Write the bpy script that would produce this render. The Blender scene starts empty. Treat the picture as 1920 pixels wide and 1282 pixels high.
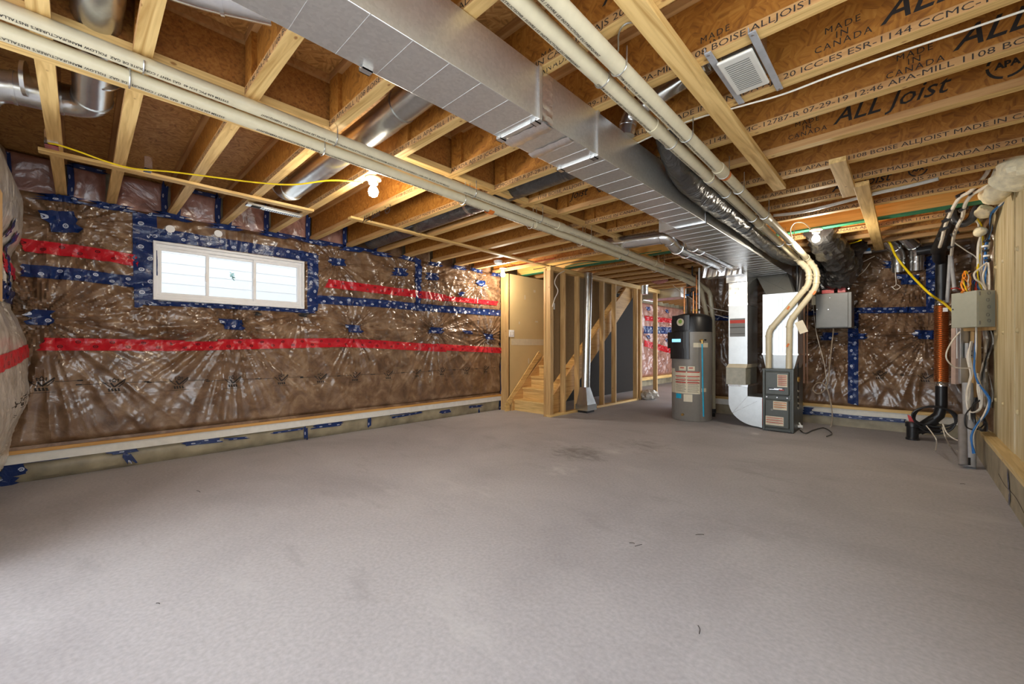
import bpy, bmesh, math, random
import numpy as np
from mathutils import Vector, Matrix
random.seed(7)
SC = bpy.context.scene
# ------------------------------------------------------------------ camera, sky, exposure
FPX, VH, EYE = 773.5, 650.0, 1.10            # focal length in pixels of the 1920x1282 frame, horizon row, eye height
TH = math.atan2(740, FPX); SN, CS = math.sin(TH), math.cos(TH)
cd = bpy.data.cameras.new('camera'); cam = bpy.data.objects.new('camera', cd); SC.collection.objects.link(cam)
cam.location = (0, 0, EYE); cam.rotation_euler = (math.pi/2, 0, TH)
cd.sensor_width = 36; cd.lens = FPX*36/1920; cd.shift_y = (VH-641)/1920; cd.clip_start = .02
SC.camera = cam
SC.view_settings.view_transform = 'Standard'; SC.view_settings.look = 'None'
SC.view_settings.gamma = 1; SC.view_settings.use_curve_mapping = False
SC.view_settings.exposure = 0.55
W = bpy.data.worlds.new('overcast_sky'); SC.world = W; W.use_nodes = True
W.node_tree.nodes['Background'].inputs[0].default_value = (.86, .93, 1.0, 1)
W.node_tree.nodes['Background'].inputs[1].default_value = 4.0
BULB_W = 26.0                                 # watts of each bare ceiling bulb

def ray(u, v):
    a = (u-960)/FPX; return Vector((-SN+CS*a, CS+SN*a, (VH-v)/FPX))
def P(u, v, X=None, Y=None, Z=None, T=None):
    """photo pixel -> point of the room on a plane (or at forward distance T)"""
    d = ray(u, v)
    t = X/d.x if X is not None else Y/d.y if Y is not None else (Z-EYE)/d.z if Z is not None else T
    return Vector((0, 0, EYE)) + d*t

# ------------------------------------------------------------------ materials
def nmat(name):
    m = bpy.data.materials.new(name); m.use_nodes = True
    nt = m.node_tree; b = nt.nodes['Principled BSDF']
    return m, nt, b
def N(nt, t, **k):
    n = nt.nodes.new(t)
    for a, v in k.items():
        if a[0] == '_': setattr(n, a[1:], v)
        else: n.inputs[a].default_value = v
    return n
def L(nt, a, b): nt.links.new(a, b)
def coords(nt, scale=(1,1,1), rot=(0,0,0), kind='Object'):
    tc = N(nt, 'ShaderNodeTexCoord'); mp = N(nt, 'ShaderNodeMapping')
    mp.inputs['Scale'].default_value = scale; mp.inputs['Rotation'].default_value = rot
    L(nt, tc.outputs[kind], mp.inputs[0]); return mp.outputs[0]
def ramp(nt, fac, stops):
    r = N(nt, 'ShaderNodeValToRGB'); e = r.color_ramp.elements
    while len(e) < len(stops): e.new(.5)
    for el, (p, c) in zip(e, stops): el.position = p; el.color = (*c, 1)
    L(nt, fac, r.inputs[0]); return r.outputs[0]
def bump(nt, b, h, strength=.3, dist=.01):
    n = N(nt, 'ShaderNodeBump'); n.inputs['Strength'].default_value = strength; n.inputs['Distance'].default_value = dist
    L(nt, h, n.inputs['Height']); L(nt, n.outputs[0], b.inputs['Normal'])
def plain(name, col, rough=.5, metal=0, noise=.12, scale=20, spec=.5, bmp=0):
    m, nt, b = nmat(name)
    b.inputs['Roughness'].default_value = rough; b.inputs['Metallic'].default_value = metal
    b.inputs['Specular IOR Level'].default_value = spec
    n = N(nt, 'ShaderNodeTexNoise', Scale=scale, Detail=4.0); L(nt, coords(nt), n.inputs['Vector'])
    lo = tuple(c*(1-noise) for c in col); hi = tuple(min(1, c*(1+noise)) for c in col)
    L(nt, ramp(nt, n.outputs[0], [(.3, lo), (.7, hi)]), b.inputs['Base Color'])
    if bmp: bump(nt, b, n.outputs[0], bmp, .004)
    return m
def wood(name, axis, lo, hi, rough=.6):
    m, nt, b = nmat(name); s = [26, 26, 26]; s[axis] = 1.6
    c = coords(nt, s)
    n = N(nt, 'ShaderNodeTexNoise', Scale=1.0, Detail=5.0, Distortion=1.2); L(nt, c, n.inputs['Vector'])
    col = ramp(nt, n.outputs[0], [(.3, lo), (.62, hi)])
    s2 = [9, 9, 9]; s2[axis] = 5
    v = N(nt, 'ShaderNodeTexVoronoi', Scale=.9); L(nt, coords(nt, s2), v.inputs['Vector'])
    k = ramp(nt, v.outputs['Distance'], [(.035, (.35, .18, .07)), (.07, (1, 1, 1))])
    mx = N(nt, 'ShaderNodeMix', _data_type='RGBA', _blend_type='MULTIPLY'); mx.inputs[0].default_value = .8
    L(nt, col, mx.inputs[6]); L(nt, k, mx.inputs[7]); L(nt, mx.outputs[2], b.inputs['Base Color'])
    b.inputs['Roughness'].default_value = rough; bump(nt, b, n.outputs[0], .15, .002); return m
def osb(name, axis, lo, mid, hi):
    """oriented strand board: stretched noise turned by the random angle of each Voronoi cell"""
    m, nt, b = nmat(name); c = coords(nt)
    v = N(nt, 'ShaderNodeTexVoronoi', Scale=21.0); L(nt, c, v.inputs['Vector'])
    sp = N(nt, 'ShaderNodeSeparateColor'); L(nt, v.outputs['Color'], sp.inputs[0])
    mu = N(nt, 'ShaderNodeMath', _operation='MULTIPLY'); mu.inputs[1].default_value = 3.2; L(nt, sp.outputs[0], mu.inputs[0])
    vr = N(nt, 'ShaderNodeVectorRotate'); vr.rotation_type = axis + '_AXIS'
    L(nt, c, vr.inputs['Vector']); L(nt, mu.outputs[0], vr.inputs['Angle'])
    mp = N(nt, 'ShaderNodeMapping'); mp.inputs['Scale'].default_value = (10, 70, 70); L(nt, vr.outputs[0], mp.inputs[0])
    n = N(nt, 'ShaderNodeTexNoise', Scale=1.0, Detail=3.0); L(nt, mp.outputs[0], n.inputs['Vector'])
    ad = N(nt, 'ShaderNodeMath', _operation='MULTIPLY_ADD'); ad.inputs[1].default_value = .12
    L(nt, sp.outputs[1], ad.inputs[0]); L(nt, n.outputs[0], ad.inputs[2])
    L(nt, ramp(nt, ad.outputs[0], [(.34, lo), (.55, mid), (.82, hi)]), b.inputs['Base Color'])
    b.inputs['Roughness'].default_value = .62; bump(nt, b, n.outputs[0], .25, .003); return m
def galv(name, col=(.62, .63, .62), rough=.27, wob=.25):
    m, nt, b = nmat(name); b.inputs['Metallic'].default_value = .90 if name == 'duct_sheet' else .93; b.inputs['Roughness'].default_value = rough
    v = N(nt, 'ShaderNodeTexVoronoi', Scale=90.0); L(nt, coords(nt), v.inputs['Vector'])
    L(nt, ramp(nt, v.outputs['Color'], [(0, tuple(c*.86 for c in col)), (1, col)]), b.inputs['Base Color'])
    n = N(nt, 'ShaderNodeTexNoise', Scale=5.0, Detail=2.0); L(nt, coords(nt), n.inputs['Vector'])
    bump(nt, b, n.outputs[0], wob, .02); return m
def plastic_wrap(name, lo, mid, hi, bstr=.9):
    """fibreglass batt seen through clear poly film"""
    m, nt, b = nmat(name); c = coords(nt)
    n = N(nt, 'ShaderNodeTexNoise', Scale=5.5, Detail=9.0, Roughness=.62, Distortion=.6); L(nt, c, n.inputs['Vector'])
    L(nt, ramp(nt, n.outputs[0], [(.30, lo), (.5, mid), (.72, hi)]), b.inputs['Base Color'])
    b.inputs['Roughness'].default_value = .36; b.inputs['Specular IOR Level'].default_value = .55
    b.inputs['Coat Weight'].default_value = .8; b.inputs['Coat Roughness'].default_value = .17; b.inputs['Coat IOR'].default_value = 1.55
    n2 = N(nt, 'ShaderNodeTexNoise', Scale=5.0, Detail=5.0, Distortion=3.0); L(nt, c, n2.inputs['Vector'])
    bump(nt, b, n2.outputs[0], bstr, .02)
    L(nt, b.inputs['Normal'].links[0].from_socket, b.inputs['Coat Normal']); return m
def tape(name, base, dot, rough=.25):
    """printed sheathing tape: little ring marks in two staggered rows along the strip (UV in metres)"""
    m, nt, b = nmat(name); tc = N(nt, 'ShaderNodeTexCoord'); sp = N(nt, 'ShaderNodeSeparateXYZ'); L(nt, tc.outputs['UV'], sp.inputs[0])
    def mth(op, a, bb=None, c=None):
        x = N(nt, 'ShaderNodeMath', _operation=op)
        for i, q in enumerate((a, bb, c)):
            if q is None: continue
            if isinstance(q, (int, float)): x.inputs[i].default_value = q
            else: L(nt, q, x.inputs[i])
        return x.outputs[0]
    rings = []
    for off, yc in ((0, .33), (.5, .70)):
        u = mth('SUBTRACT', mth('FRACT', mth('ADD', mth('MULTIPLY', sp.outputs[0], 1/.21), off)), .5)
        u = mth('MULTIPLY', u, .21); v = mth('MULTIPLY', mth('SUBTRACT', sp.outputs[1], yc), .10)
        d = mth('SQRT', mth('ADD', mth('MULTIPLY', u, u), mth('MULTIPLY', mth('MULTIPLY', v, v), 2.0)))
        ring = mth('LESS_THAN', mth('ABSOLUTE', mth('SUBTRACT', d, .0135)), .0042)
        core = mth('LESS_THAN', d, .0050)
        rings.append(mth('MAXIMUM', ring, core))
    k = mth('MAXIMUM', rings[0], rings[1])
    mx = N(nt, 'ShaderNodeMix', _data_type='RGBA'); L(nt, k, mx.inputs[0]); mx.inputs[6].default_value = (*base, 1); mx.inputs[7].default_value = (*dot, 1)
    L(nt, mx.outputs[2], b.inputs['Base Color']); b.inputs['Roughness'].default_value = rough
    n2 = N(nt, 'ShaderNodeTexNoise', Scale=30.0, Detail=3.0, Distortion=1.0); L(nt, coords(nt), n2.inputs['Vector'])
    bump(nt, b, n2.outputs[0], .6, .006); return m
def emis(name, col, s):
    m, nt, b = nmat(name); b.inputs['Base Color'].default_value = (*col, 1)
    b.inputs['Emission Color'].default_value = (*col, 1); b.inputs['Emission Strength'].default_value = s; return m

M = {}
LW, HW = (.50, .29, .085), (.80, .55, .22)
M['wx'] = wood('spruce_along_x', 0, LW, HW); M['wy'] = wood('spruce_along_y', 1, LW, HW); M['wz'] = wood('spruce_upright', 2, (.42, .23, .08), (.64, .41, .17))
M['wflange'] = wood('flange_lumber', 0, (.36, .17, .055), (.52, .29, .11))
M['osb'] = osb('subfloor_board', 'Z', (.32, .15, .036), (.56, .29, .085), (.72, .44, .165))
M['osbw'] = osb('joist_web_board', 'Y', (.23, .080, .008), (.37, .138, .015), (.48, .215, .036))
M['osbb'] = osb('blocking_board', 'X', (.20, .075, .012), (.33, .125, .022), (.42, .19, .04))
M['galv'] = galv('galvanised_steel'); M['galvb'] = galv('bright_galvanised_steel', (.80, .81, .81), .2, .35); M['foil'] = galv('foil_tape', (.90, .88, .87), .28, .12)
M['duct'] = galv('duct_sheet', (.80, .80, .78), .34, .10)
M['whitemetal'] = plain('satin_galvanised', (.62, .645, .65), .36, .92, .04)
M['pvc'] = plain('cream_pvc', (.62, .55, .385), .35, 0, .05)
M['ink'] = plain('black_ink', (.018, .014, .012), .7, 0, .1)
M['black'] = plain('black_plastic', (.016, .016, .018), .35, 0, .1)
M['flex'] = plastic_wrap('black_insulated_sleeve', (.012, .012, .013), (.028, .027, .027), (.06, .058, .056), 1.0)
M['wrap'] = plastic_wrap('film_over_batts', (.075, .036, .017), (.18, .098, .050), (.35, .235, .145), .22)
M['wrapw'] = plastic_wrap('pale_film_over_batts', (.33, .28, .22), (.52, .48, .42), (.66, .63, .58), .5)
M['pink'] = plastic_wrap('pink_batts_under_film', (.17, .07, .05), (.36, .17, .13), (.50, .28, .22), .45)
M['blue'] = tape('blue_tape', (.009, .028, .125), (.55, .60, .72)); M['red'] = tape('red_tape', (.52, .010, .022), (.09, .008, .012), .3)
M['foam'] = plain('spray_foam', (.84, .74, .50), .8, 0, .15, 30, .3, .8)
M['foamboard'] = plain('white_foam_board', (.78, .76, .70), .7, 0, .06)
M['white'] = plain('white_vinyl', (.88, .88, .88), .35, 0, .03)
M['grey'] = plain('grey_enamel', (.19, .188, .175), .4, .1, .04)
M['panelgrey'] = plain('panel_grey_green', (.36, .37, .31), .4, .1, .04)
M['darkgrey'] = plain('furnace_charcoal', (.075, .082, .074), .38, .2, .08)
M['tank'] = plain('tank_taupe', (.27, .25, .225), .35, .15, .04)
M['copper'] = galv('copper', (.80, .33, .13), .25, .1); M['brass'] = galv('brass', (.75, .50, .18), .25, .1)
M['sticker'] = plain('cream_sticker', (.70, .63, .48), .5, 0, .05); M['stred'] = plain('sticker_red', (.55, .05, .03), .5)
M['cyan'] = plain('cyan_tube', (.01, .38, .62), .3); M['yellow'] = plain('yellow_cable', (.80, .58, .01), .4)
M['bluew'] = plain('blue_cable', (.02, .16, .48), .4); M['whitew'] = plain('white_cable', (.72, .67, .58), .4); M['orangew'] = plain('orange_wire', (.75, .25, .02), .4)
M['green'] = plain('green_edge_paint', (.02, .17, .075), .6); M['redp'] = plain('red_plastic', (.60, .02, .015), .35)
M['drywall'] = plain('bare_drywall', (.62, .45, .21), .85, 0, .04, 3); M['mud'] = plain('joint_compound', (.66, .56, .38), .9, 0, .05)
M['greyboard'] = plain('grey_conduit', (.36, .36, .37), .5)
M['orangel'] = plain('orange_cement_mark', (.65, .17, .02), .5)
M['screen'] = emis('lit_display', (.25, .62, .95), .9); M['glow'] = emis('lit_bulb', (1, .93, .80), 22)
M['chrome'] = galv('stainless_clamp', (.8, .8, .8), .15, .1)
M['green2'] = plain('green_leaf_print', (.25, .42, .08), .4); M['dark'] = plain('dark_opening', (.01, .01, .01), .8)
M['siding'] = plain('pale_siding', (.31, .305, .30), .6, 0, .02); M['ground'] = plain('pale_gravel', (.6, .6, .6), .9, 0, .1)

# concrete floor
m, nt, b = nmat('slab_concrete'); c = coords(nt)
n1 = N(nt, 'ShaderNodeTexNoise', Scale=.8, Detail=8.0, Roughness=.62, Distortion=.5); L(nt, c, n1.inputs['Vector'])
col = ramp(nt, n1.outputs[0], [(.32, (.35, .335, .352)), (.5, (.415, .400, .420)), (.68, (.465, .450, .468))])
n2 = N(nt, 'ShaderNodeTexNoise', Scale=55.0, Detail=3.0); L(nt, c, n2.inputs['Vector'])
mx = N(nt, 'ShaderNodeMix', _data_type='RGBA', _blend_type='OVERLAY'); mx.inputs[0].default_value = .25
L(nt, col, mx.inputs[6]); L(nt, n2.outputs[0], mx.inputs[7])
# damp and dusty patches lying along the trowel direction
n3 = N(nt, 'ShaderNodeTexNoise', Scale=1.0, Detail=7.0, Roughness=.7); L(nt, coords(nt, (.9, 2.4, 1), (0, 0, .5)), n3.inputs['Vector'])
k3 = ramp(nt, n3.outputs[0], [(.58, (0, 0, 0)), (.76, (.8, .8, .8))])
mx2 = N(nt, 'ShaderNodeMix', _data_type='RGBA'); L(nt, k3, mx2.inputs[0]); L(nt, mx.outputs[2], mx2.inputs[6]); mx2.inputs[7].default_value = (.54, .53, .54, 1)
k4 = ramp(nt, n3.outputs[0], [(.26, (.8, .8, .8)), (.43, (0, 0, 0))])
mx3 = N(nt, 'ShaderNodeMix', _data_type='RGBA'); L(nt, k4, mx3.inputs[0]); L(nt, mx2.outputs[2], mx3.inputs[6]); mx3.inputs[7].default_value = (.28, .265, .275, 1)
last = mx3.outputs[2]
# two dried puddle stains and chalky spills, each with its own place and ragged edge
for (px_, py_, rad, colr, thr) in ((1085, 848, .62, (.19, .178, .170), .52), (1150, 846, .38, (.62, .61, .60), .60), (1055, 882, .50, (.56, .55, .55), .60), (1412, 812, .22, (.66, .65, .65), .56), (1210, 835, .9, (.27, .255, .26), .60)):
    q = P(px_, py_, Z=0); vm = N(nt, 'ShaderNodeVectorMath', _operation='DISTANCE'); tc = N(nt, 'ShaderNodeTexCoord'); L(nt, tc.outputs['Object'], vm.inputs[0]); vm.inputs[1].default_value = (q.x, q.y, 0)
    ds = N(nt, 'ShaderNodeMath', _operation='DIVIDE'); ds.inputs[1].default_value = rad; L(nt, vm.outputs['Value'], ds.inputs[0])
    nz = N(nt, 'ShaderNodeTexNoise', Scale=6.0, Detail=8.0, Roughness=.72); L(nt, coords(nt, (1, 1.6, 1), (0, 0, .6)), nz.inputs['Vector'])
    sb = N(nt, 'ShaderNodeMath', _operation='MULTIPLY_ADD'); sb.inputs[1].default_value = -.45; L(nt, ds.outputs[0], sb.inputs[0]); L(nt, nz.outputs[0], sb.inputs[2])
    kk = ramp(nt, sb.outputs[0], [(thr-.26, (0, 0, 0)), (thr-.02, (.85, .85, .85))])
    mm = N(nt, 'ShaderNodeMix', _data_type='RGBA'); L(nt, kk, mm.inputs[0]); L(nt, last, mm.inputs[6]); mm.inputs[7].default_value = (*colr, 1); last = mm.outputs[2]
L(nt, last, b.inputs['Base Color']); b.inputs['Roughness'].default_value = .62; b.inputs['Specular IOR Level'].default_value = .35
bump(nt, b, n1.outputs[0], .25, .02); M['floor'] = m
# form-board concrete of the right wall
m, nt, b = nmat('form_board_concrete'); c = coords(nt, (6, 9, 1.0))
n1 = N(nt, 'ShaderNodeTexNoise', Scale=1.5, Detail=8.0, Roughness=.65); L(nt, c, n1.inputs['Vector'])
L(nt, ramp(nt, n1.outputs[0], [(.3, (.36, .26, .12)), (.5, (.55, .45, .25)), (.68, (.66, .58, .40))]), b.inputs['Base Color'])
b.inputs['Roughness'].default_value = .8; bump(nt, b, n1.outputs[0], .4, .006); M['formwall'] = m
M['oldconc'] = plain('filmed_concrete', (.30, .255, .17), .45, 0, .35, 6, .5, .5)

# ------------------------------------------------------------------ mesh helpers
class MB:
    def __init__(s): s.v = []; s.f = []; s.uv = None
    def add(s, vs, fs):
        o = len(s.v); s.v += [tuple(v) for v in vs]; s.f += [tuple(i+o for i in f) for f in fs]; return s
    def box(s, x0, x1, y0, y1, z0, z1):
        return s.add([(x0,y0,z0),(x1,y0,z0),(x1,y1,z0),(x0,y1,z0),(x0,y0,z1),(x1,y0,z1),(x1,y1,z1),(x0,y1,z1)],
                     [(0,3,2,1),(4,5,6,7),(0,1,5,4),(1,2,6,5),(2,3,7,6),(3,0,4,7)])
    def hexa(s, vs):      # 4 bottom + 4 top corners in ring order
        return s.add(vs, [(0,3,2,1),(4,5,6,7),(0,1,5,4),(1,2,6,5),(2,3,7,6),(3,0,4,7)])
    def bar(s, a, b, w, h, up=(0,0,1)):
        a, b = Vector(a), Vector(b); d = (b-a).normalized(); u = Vector(up); r = d.cross(u)
        if r.length < 1e-4: r = d.cross(Vector((1,0,0)))
        r.normalize(); u = r.cross(d)
        r *= w/2; u *= h/2
        return s.hexa([a-r-u, a+r-u, b+r-u, b-r-u, a-r+u, a+r+u, b+r+u, b-r+u])
    def tube(s, pts, r, seg=12, cap=True, smooth=0):
        pts = [Vector(p) for p in pts]
        if smooth: pts = spline(pts, smooth)
        n = len(pts); rs = r if isinstance(r, (list, tuple)) else [r]*n
        if len(rs) != n: rs = list(np.interp(np.linspace(0, 1, n), np.linspace(0, 1, len(rs)), rs))
        T = []
        for i in range(n):
            d = pts[min(i+1, n-1)] - pts[max(i-1, 0)]; T.append(d.normalized() if d.length > 1e-9 else Vector((0,0,1)))
        nn = T[0].orthogonal().normalized(); o = len(s.v)
        for i in range(n):
            nn = (nn - T[i]*nn.dot(T[i])); nn = nn.normalized() if nn.length > 1e-6 else T[i].orthogonal().normalized()
            bb = T[i].cross(nn)
            for k in range(seg):
                a = 2*math.pi*k/seg; s.v.append(tuple(pts[i] + (nn*math.cos(a)+bb*math.sin(a))*rs[i]))
        for i in range(n-1):
            for k in range(seg):
                k2 = (k+1) % seg; s.f.append((o+i*seg+k, o+i*seg+k2, o+(i+1)*seg+k2, o+(i+1)*seg+k))
        if cap:
            s.f.append(tuple(o+k for k in reversed(range(seg)))); s.f.append(tuple(o+(n-1)*seg+k for k in range(seg)))
        return s
    def ring(s, c, axis, r, w=.012, t=.003, seg=16):
        c = Vector(c); ax = Vector(axis).normalized(); return s.tube([c-ax*w/2, c-ax*w/2.01, c+ax*w/2.01, c+ax*w/2], [r, r+t, r+t, r], seg)
    def lathe(s, c, prof, seg=32, cap=True):
        c = Vector(c); o = len(s.v); n = len(prof)
        for (r, z) in prof:
            for k in range(seg):
                a = 2*math.pi*k/seg; s.v.append((c.x+r*math.cos(a), c.y+r*math.sin(a), c.z+z))
        for i in range(n-1):
            for k in range(seg):
                k2 = (k+1) % seg; s.f.append((o+i*seg+k, o+i*seg+k2, o+(i+1)*seg+k2, o+(i+1)*seg+k))
        if cap:
            s.f.append(tuple(o+k for k in reversed(range(seg)))); s.f.append(tuple(o+(n-1)*seg+k for k in range(seg)))
        return s
    def sphere(s, c, r, seg=14, rings=8, sc=(1,1,1)):
        c = Vector(c); o = len(s.v)
        for i in range(1, rings):
            p = math.pi*i/rings
            for k in range(seg):
                a = 2*math.pi*k/seg; s.v.append((c.x+r*sc[0]*math.sin(p)*math.cos(a), c.y+r*sc[1]*math.sin(p)*math.sin(a), c.z+r*sc[2]*math.cos(p)))
        t = len(s.v); s.v.append((c.x, c.y, c.z+r*sc[2])); s.v.append((c.x, c.y, c.z-r*sc[2]))
        for i in range(rings-2):
            for k in range(seg):
                k2 = (k+1) % seg; s.f.append((o+i*seg+k, o+(i+1)*seg+k, o+(i+1)*seg+k2, o+i*seg+k2))
        for k in range(seg):
            k2 = (k+1) % seg; s.f.append((t, o+k, o+k2)); s.f.append((t+1, o+(rings-2)*seg+k2, o+(rings-2)*seg+k))
        return s
    def prism(s, poly, axis, d0, d1):
        """poly: 2-D outline in the two other axes, extruded along axis from d0 to d1"""
        def mk(p, d):
            q = list(p); q.insert(axis, d); return tuple(q)
        n = len(poly); vs = [mk(p, d0) for p in poly] + [mk(p, d1) for p in poly]
        return s.add(vs, [tuple(reversed(range(n))), tuple(range(n, 2*n))] + [(i, (i+1) % n, n+(i+1) % n, n+i) for i in range(n)])
    def rot(s, piv, ang, axis=(0,0,1), start=0):
        R = Matrix.Rotation(ang, 3, Vector(axis)); p = Vector(piv)
        for i in range(start, len(s.v)): s.v[i] = tuple(R @ (Vector(s.v[i])-p) + p)
        return s
    def mesh(s, name, mat, smooth=False):
        me = bpy.data.meshes.new(name); me.from_pydata(s.v, [], s.f)
        if s.uv is not None:
            ul = me.uv_layers.new(name='UVMap'); li = [i for f in s.f for i in f]
            ul.data.foreach_set('uv', [c for i in li for c in s.uv[i]])
        me.materials.append(M[mat] if isinstance(mat, str) else mat)
        bm = bmesh.new(); bm.from_mesh(me); bmesh.ops.recalc_face_normals(bm, faces=bm.faces); bm.to_mesh(me); bm.free()
        if smooth:
            me.polygons.foreach_set('use_smooth', [True]*len(me.polygons))
            try: me.set_sharp_from_angle(angle=math.radians(38))
            except Exception: pass
        return me
    def build(s, name, mat, parent=None, smooth=False, bevel=0, label=None):
        o = bpy.data.objects.new(name, s.mesh(name, mat, smooth)); SC.collection.objects.link(o)
        attach(o, parent)
        if bevel:
            md = o.modifiers.new('edge', 'BEVEL'); md.width = bevel; md.segments = 2; md.limit_method = 'ANGLE'
        if label: o['label'] = label
        return o
def attach(o, parent):
    if parent is not None:
        o.parent = parent
        if parent.parent is None: o.matrix_parent_inverse = Matrix.Translation(parent.location).inverted()
def spline(pts, k):
    out = []; n = len(pts)
    for i in range(n-1):
        p0, p1, p2, p3 = pts[max(i-1,0)], pts[i], pts[i+1], pts[min(i+2,n-1)]
        for j in range(k):
            t = j/k; out.append(.5*((2*p1)+(p2-p0)*t+(2*p0-5*p1+4*p2-p3)*t*t+(3*p1-p0-3*p2+p3)*t**3))
    out.append(pts[-1]); return out
def tag(o, label=None, cat=None, group=None, kind=None):
    if label: o['label'] = label
    if cat: o['category'] = cat
    if group: o['group'] = group
    if kind: o['kind'] = kind
    return o
def thing(name, label, cat, loc, group=None):
    o = bpy.data.objects.new(name, None); o.empty_display_size = .05; SC.collection.objects.link(o); o.location = loc
    return tag(o, label, cat, group)
def struct(o): o['kind'] = 'structure'; return o
_tc = {}
def text_mesh(body, size, mat, shear=0, bold=0, space=1.0, align='LEFT', line=1.0):
    key = (body, size, mat, shear, bold, space, align)
    if key in _tc: return _tc[key]
    cu = bpy.data.curves.new('lettering', 'FONT'); cu.body = body; cu.size = size; cu.shear = shear; cu.offset = bold
    cu.space_character = space; cu.space_line = line; cu.align_x = align; cu.resolution_u = 2
    ob = bpy.data.objects.new('lettering', cu); SC.collection.objects.link(ob)
    bpy.context.view_layer.update()
    me = bpy.data.meshes.new_from_object(ob.evaluated_get(bpy.context.evaluated_depsgraph_get()))
    bpy.data.objects.remove(ob); me.materials.clear(); me.materials.append(M[mat]); _tc[key] = me; return me
def letter(name, body, size, mat, parent, origin, xdir, ydir, **k):
    me = text_mesh(body, size, mat, **k); o = bpy.data.objects.new(name, me); SC.collection.objects.link(o)
    x = Vector(xdir).normalized(); y = Vector(ydir).normalized(); z = x.cross(y)
    mt = Matrix((x, y, z)).transposed().to_4x4(); mt.translation = Vector(origin)
    o.matrix_world = mt; l, r, s_ = mt.decompose(); o.location = l; o.rotation_mode = 'QUATERNION'; o.rotation_quaternion = r
    attach(o, parent); return o

# ------------------------------------------------------------------ noise
def hashn(i, j, seed):
    h = (i.astype(np.int64)*374761393 + j.astype(np.int64)*668265263 + seed*144665) & 0x7fffffff
    h = ((h ^ (h >> 13))*1274126177) & 0x7fffffff
    return ((h ^ (h >> 16)) & 0xffff)/65535.0
def vnoise(x, y, seed=0):
    xi, yi = np.floor(x), np.floor(y); fx, fy = x-xi, y-yi; fx = fx*fx*(3-2*fx); fy = fy*fy*(3-2*fy)
    a, b_, c_, d = hashn(xi, yi, seed), hashn(xi+1, yi, seed), hashn(xi, yi+1, seed), hashn(xi+1, yi+1, seed)
    return (a*(1-fx)+b_*fx)*(1-fy) + (c_*(1-fx)+d*fx)*fy
def ridged(x, y, seed=0, p=3): return (1-np.abs(2*vnoise(x, y, seed)-1))**p

class Quilt:
    """height field of poly film over batts: s runs along the wall, z up; pins are where tape patches hold it in"""
    def __init__(q, pins, seams, seed=1, amp=1.0, vseams=()): q.pins = pins; q.seams = seams; q.seed = seed; q.amp = amp; q.vseams = vseams
    def h(q, s, z):
        s = np.asarray(s, float); z = np.asarray(z, float); sd = q.seed
        h = .030 + .030*(vnoise(s*1.7, z*2.1, sd)-.5) + .016*(vnoise(s*5, z*4, sd+1)-.5)
        w = np.zeros_like(h)
        for i, (ps, pz, R, A) in enumerate(q.pins):
            dx, dz = s-ps, z-pz; r = np.sqrt(dx*dx+dz*dz)+1e-4; th = np.arctan2(dz, dx)
            h = h - .034*np.exp(-(r/(.30*R))**1.3)
            tn = vnoise(th*7.5+30+i*11, r*1.4+i, sd+3); tn2 = vnoise(th*15+50+i*7, r*2.2+i, sd+4)
            env = np.exp(-(r/(.55*R)))*(1-np.exp(-(r/.05)**2))
            w = w + A*env*(.040*(1-np.abs(2*tn-1))**3 + .020*(1-np.abs(2*tn2-1))**3)
        for z0 in q.seams:
            h = h - .022*np.exp(-((z-z0)/.05)**2)
            w = w + .010*np.exp(-np.abs(z-z0)/.16)*ridged(s*11, z*1.5, sd+5)
        for s0 in q.vseams: h = h - .022*np.exp(-((s-s0)/.05)**2)
        mk = np.clip(vnoise(s*1.3+4, z*1.6, sd+9)*2.4-.75, 0, 1)
        w = w + .018*ridged(s*2.6+z*1.2, z*.8-s*.3, sd+6, 6) + mk*(.009*ridged(s*6-z*2.2, z*1.2+s*.4, sd+7, 6) + .005*ridged(s*10+z*5, z*1.6-s*.6, sd+8, 5))
        return np.maximum(.002, h + w*q.amp)
def quilt_mesh(q, s0, s1, z0, z1, step, mapf, holes=()):
    ns, nz = int((s1-s0)/step)+1, int((z1-z0)/step)+1
    S, Z = np.meshgrid(np.linspace(s0, s1, ns), np.linspace(z0, z1, nz))
    H = q.h(S, Z); e = np.minimum.reduce([S-s0, s1-S, Z-z0, z1-Z]); H = H*np.clip(e/.05, 0, 1)**.5
    mb = MB(); mb.v = [mapf(a, c, h) for a, c, h in zip(S.ravel(), Z.ravel(), H.ravel())]
    for j in range(nz-1):
        for i in range(ns-1):
            sc, zc = (S[j,i]+S[j,i+1])/2, (Z[j,i]+Z[j+1,i])/2
            if any(a < sc < b_ and c < zc < d for a, b_, c, d in holes): continue
            k = j*ns+i; mb.f.append((k, k+1, k+ns+1, k+ns))
    return mb
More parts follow.
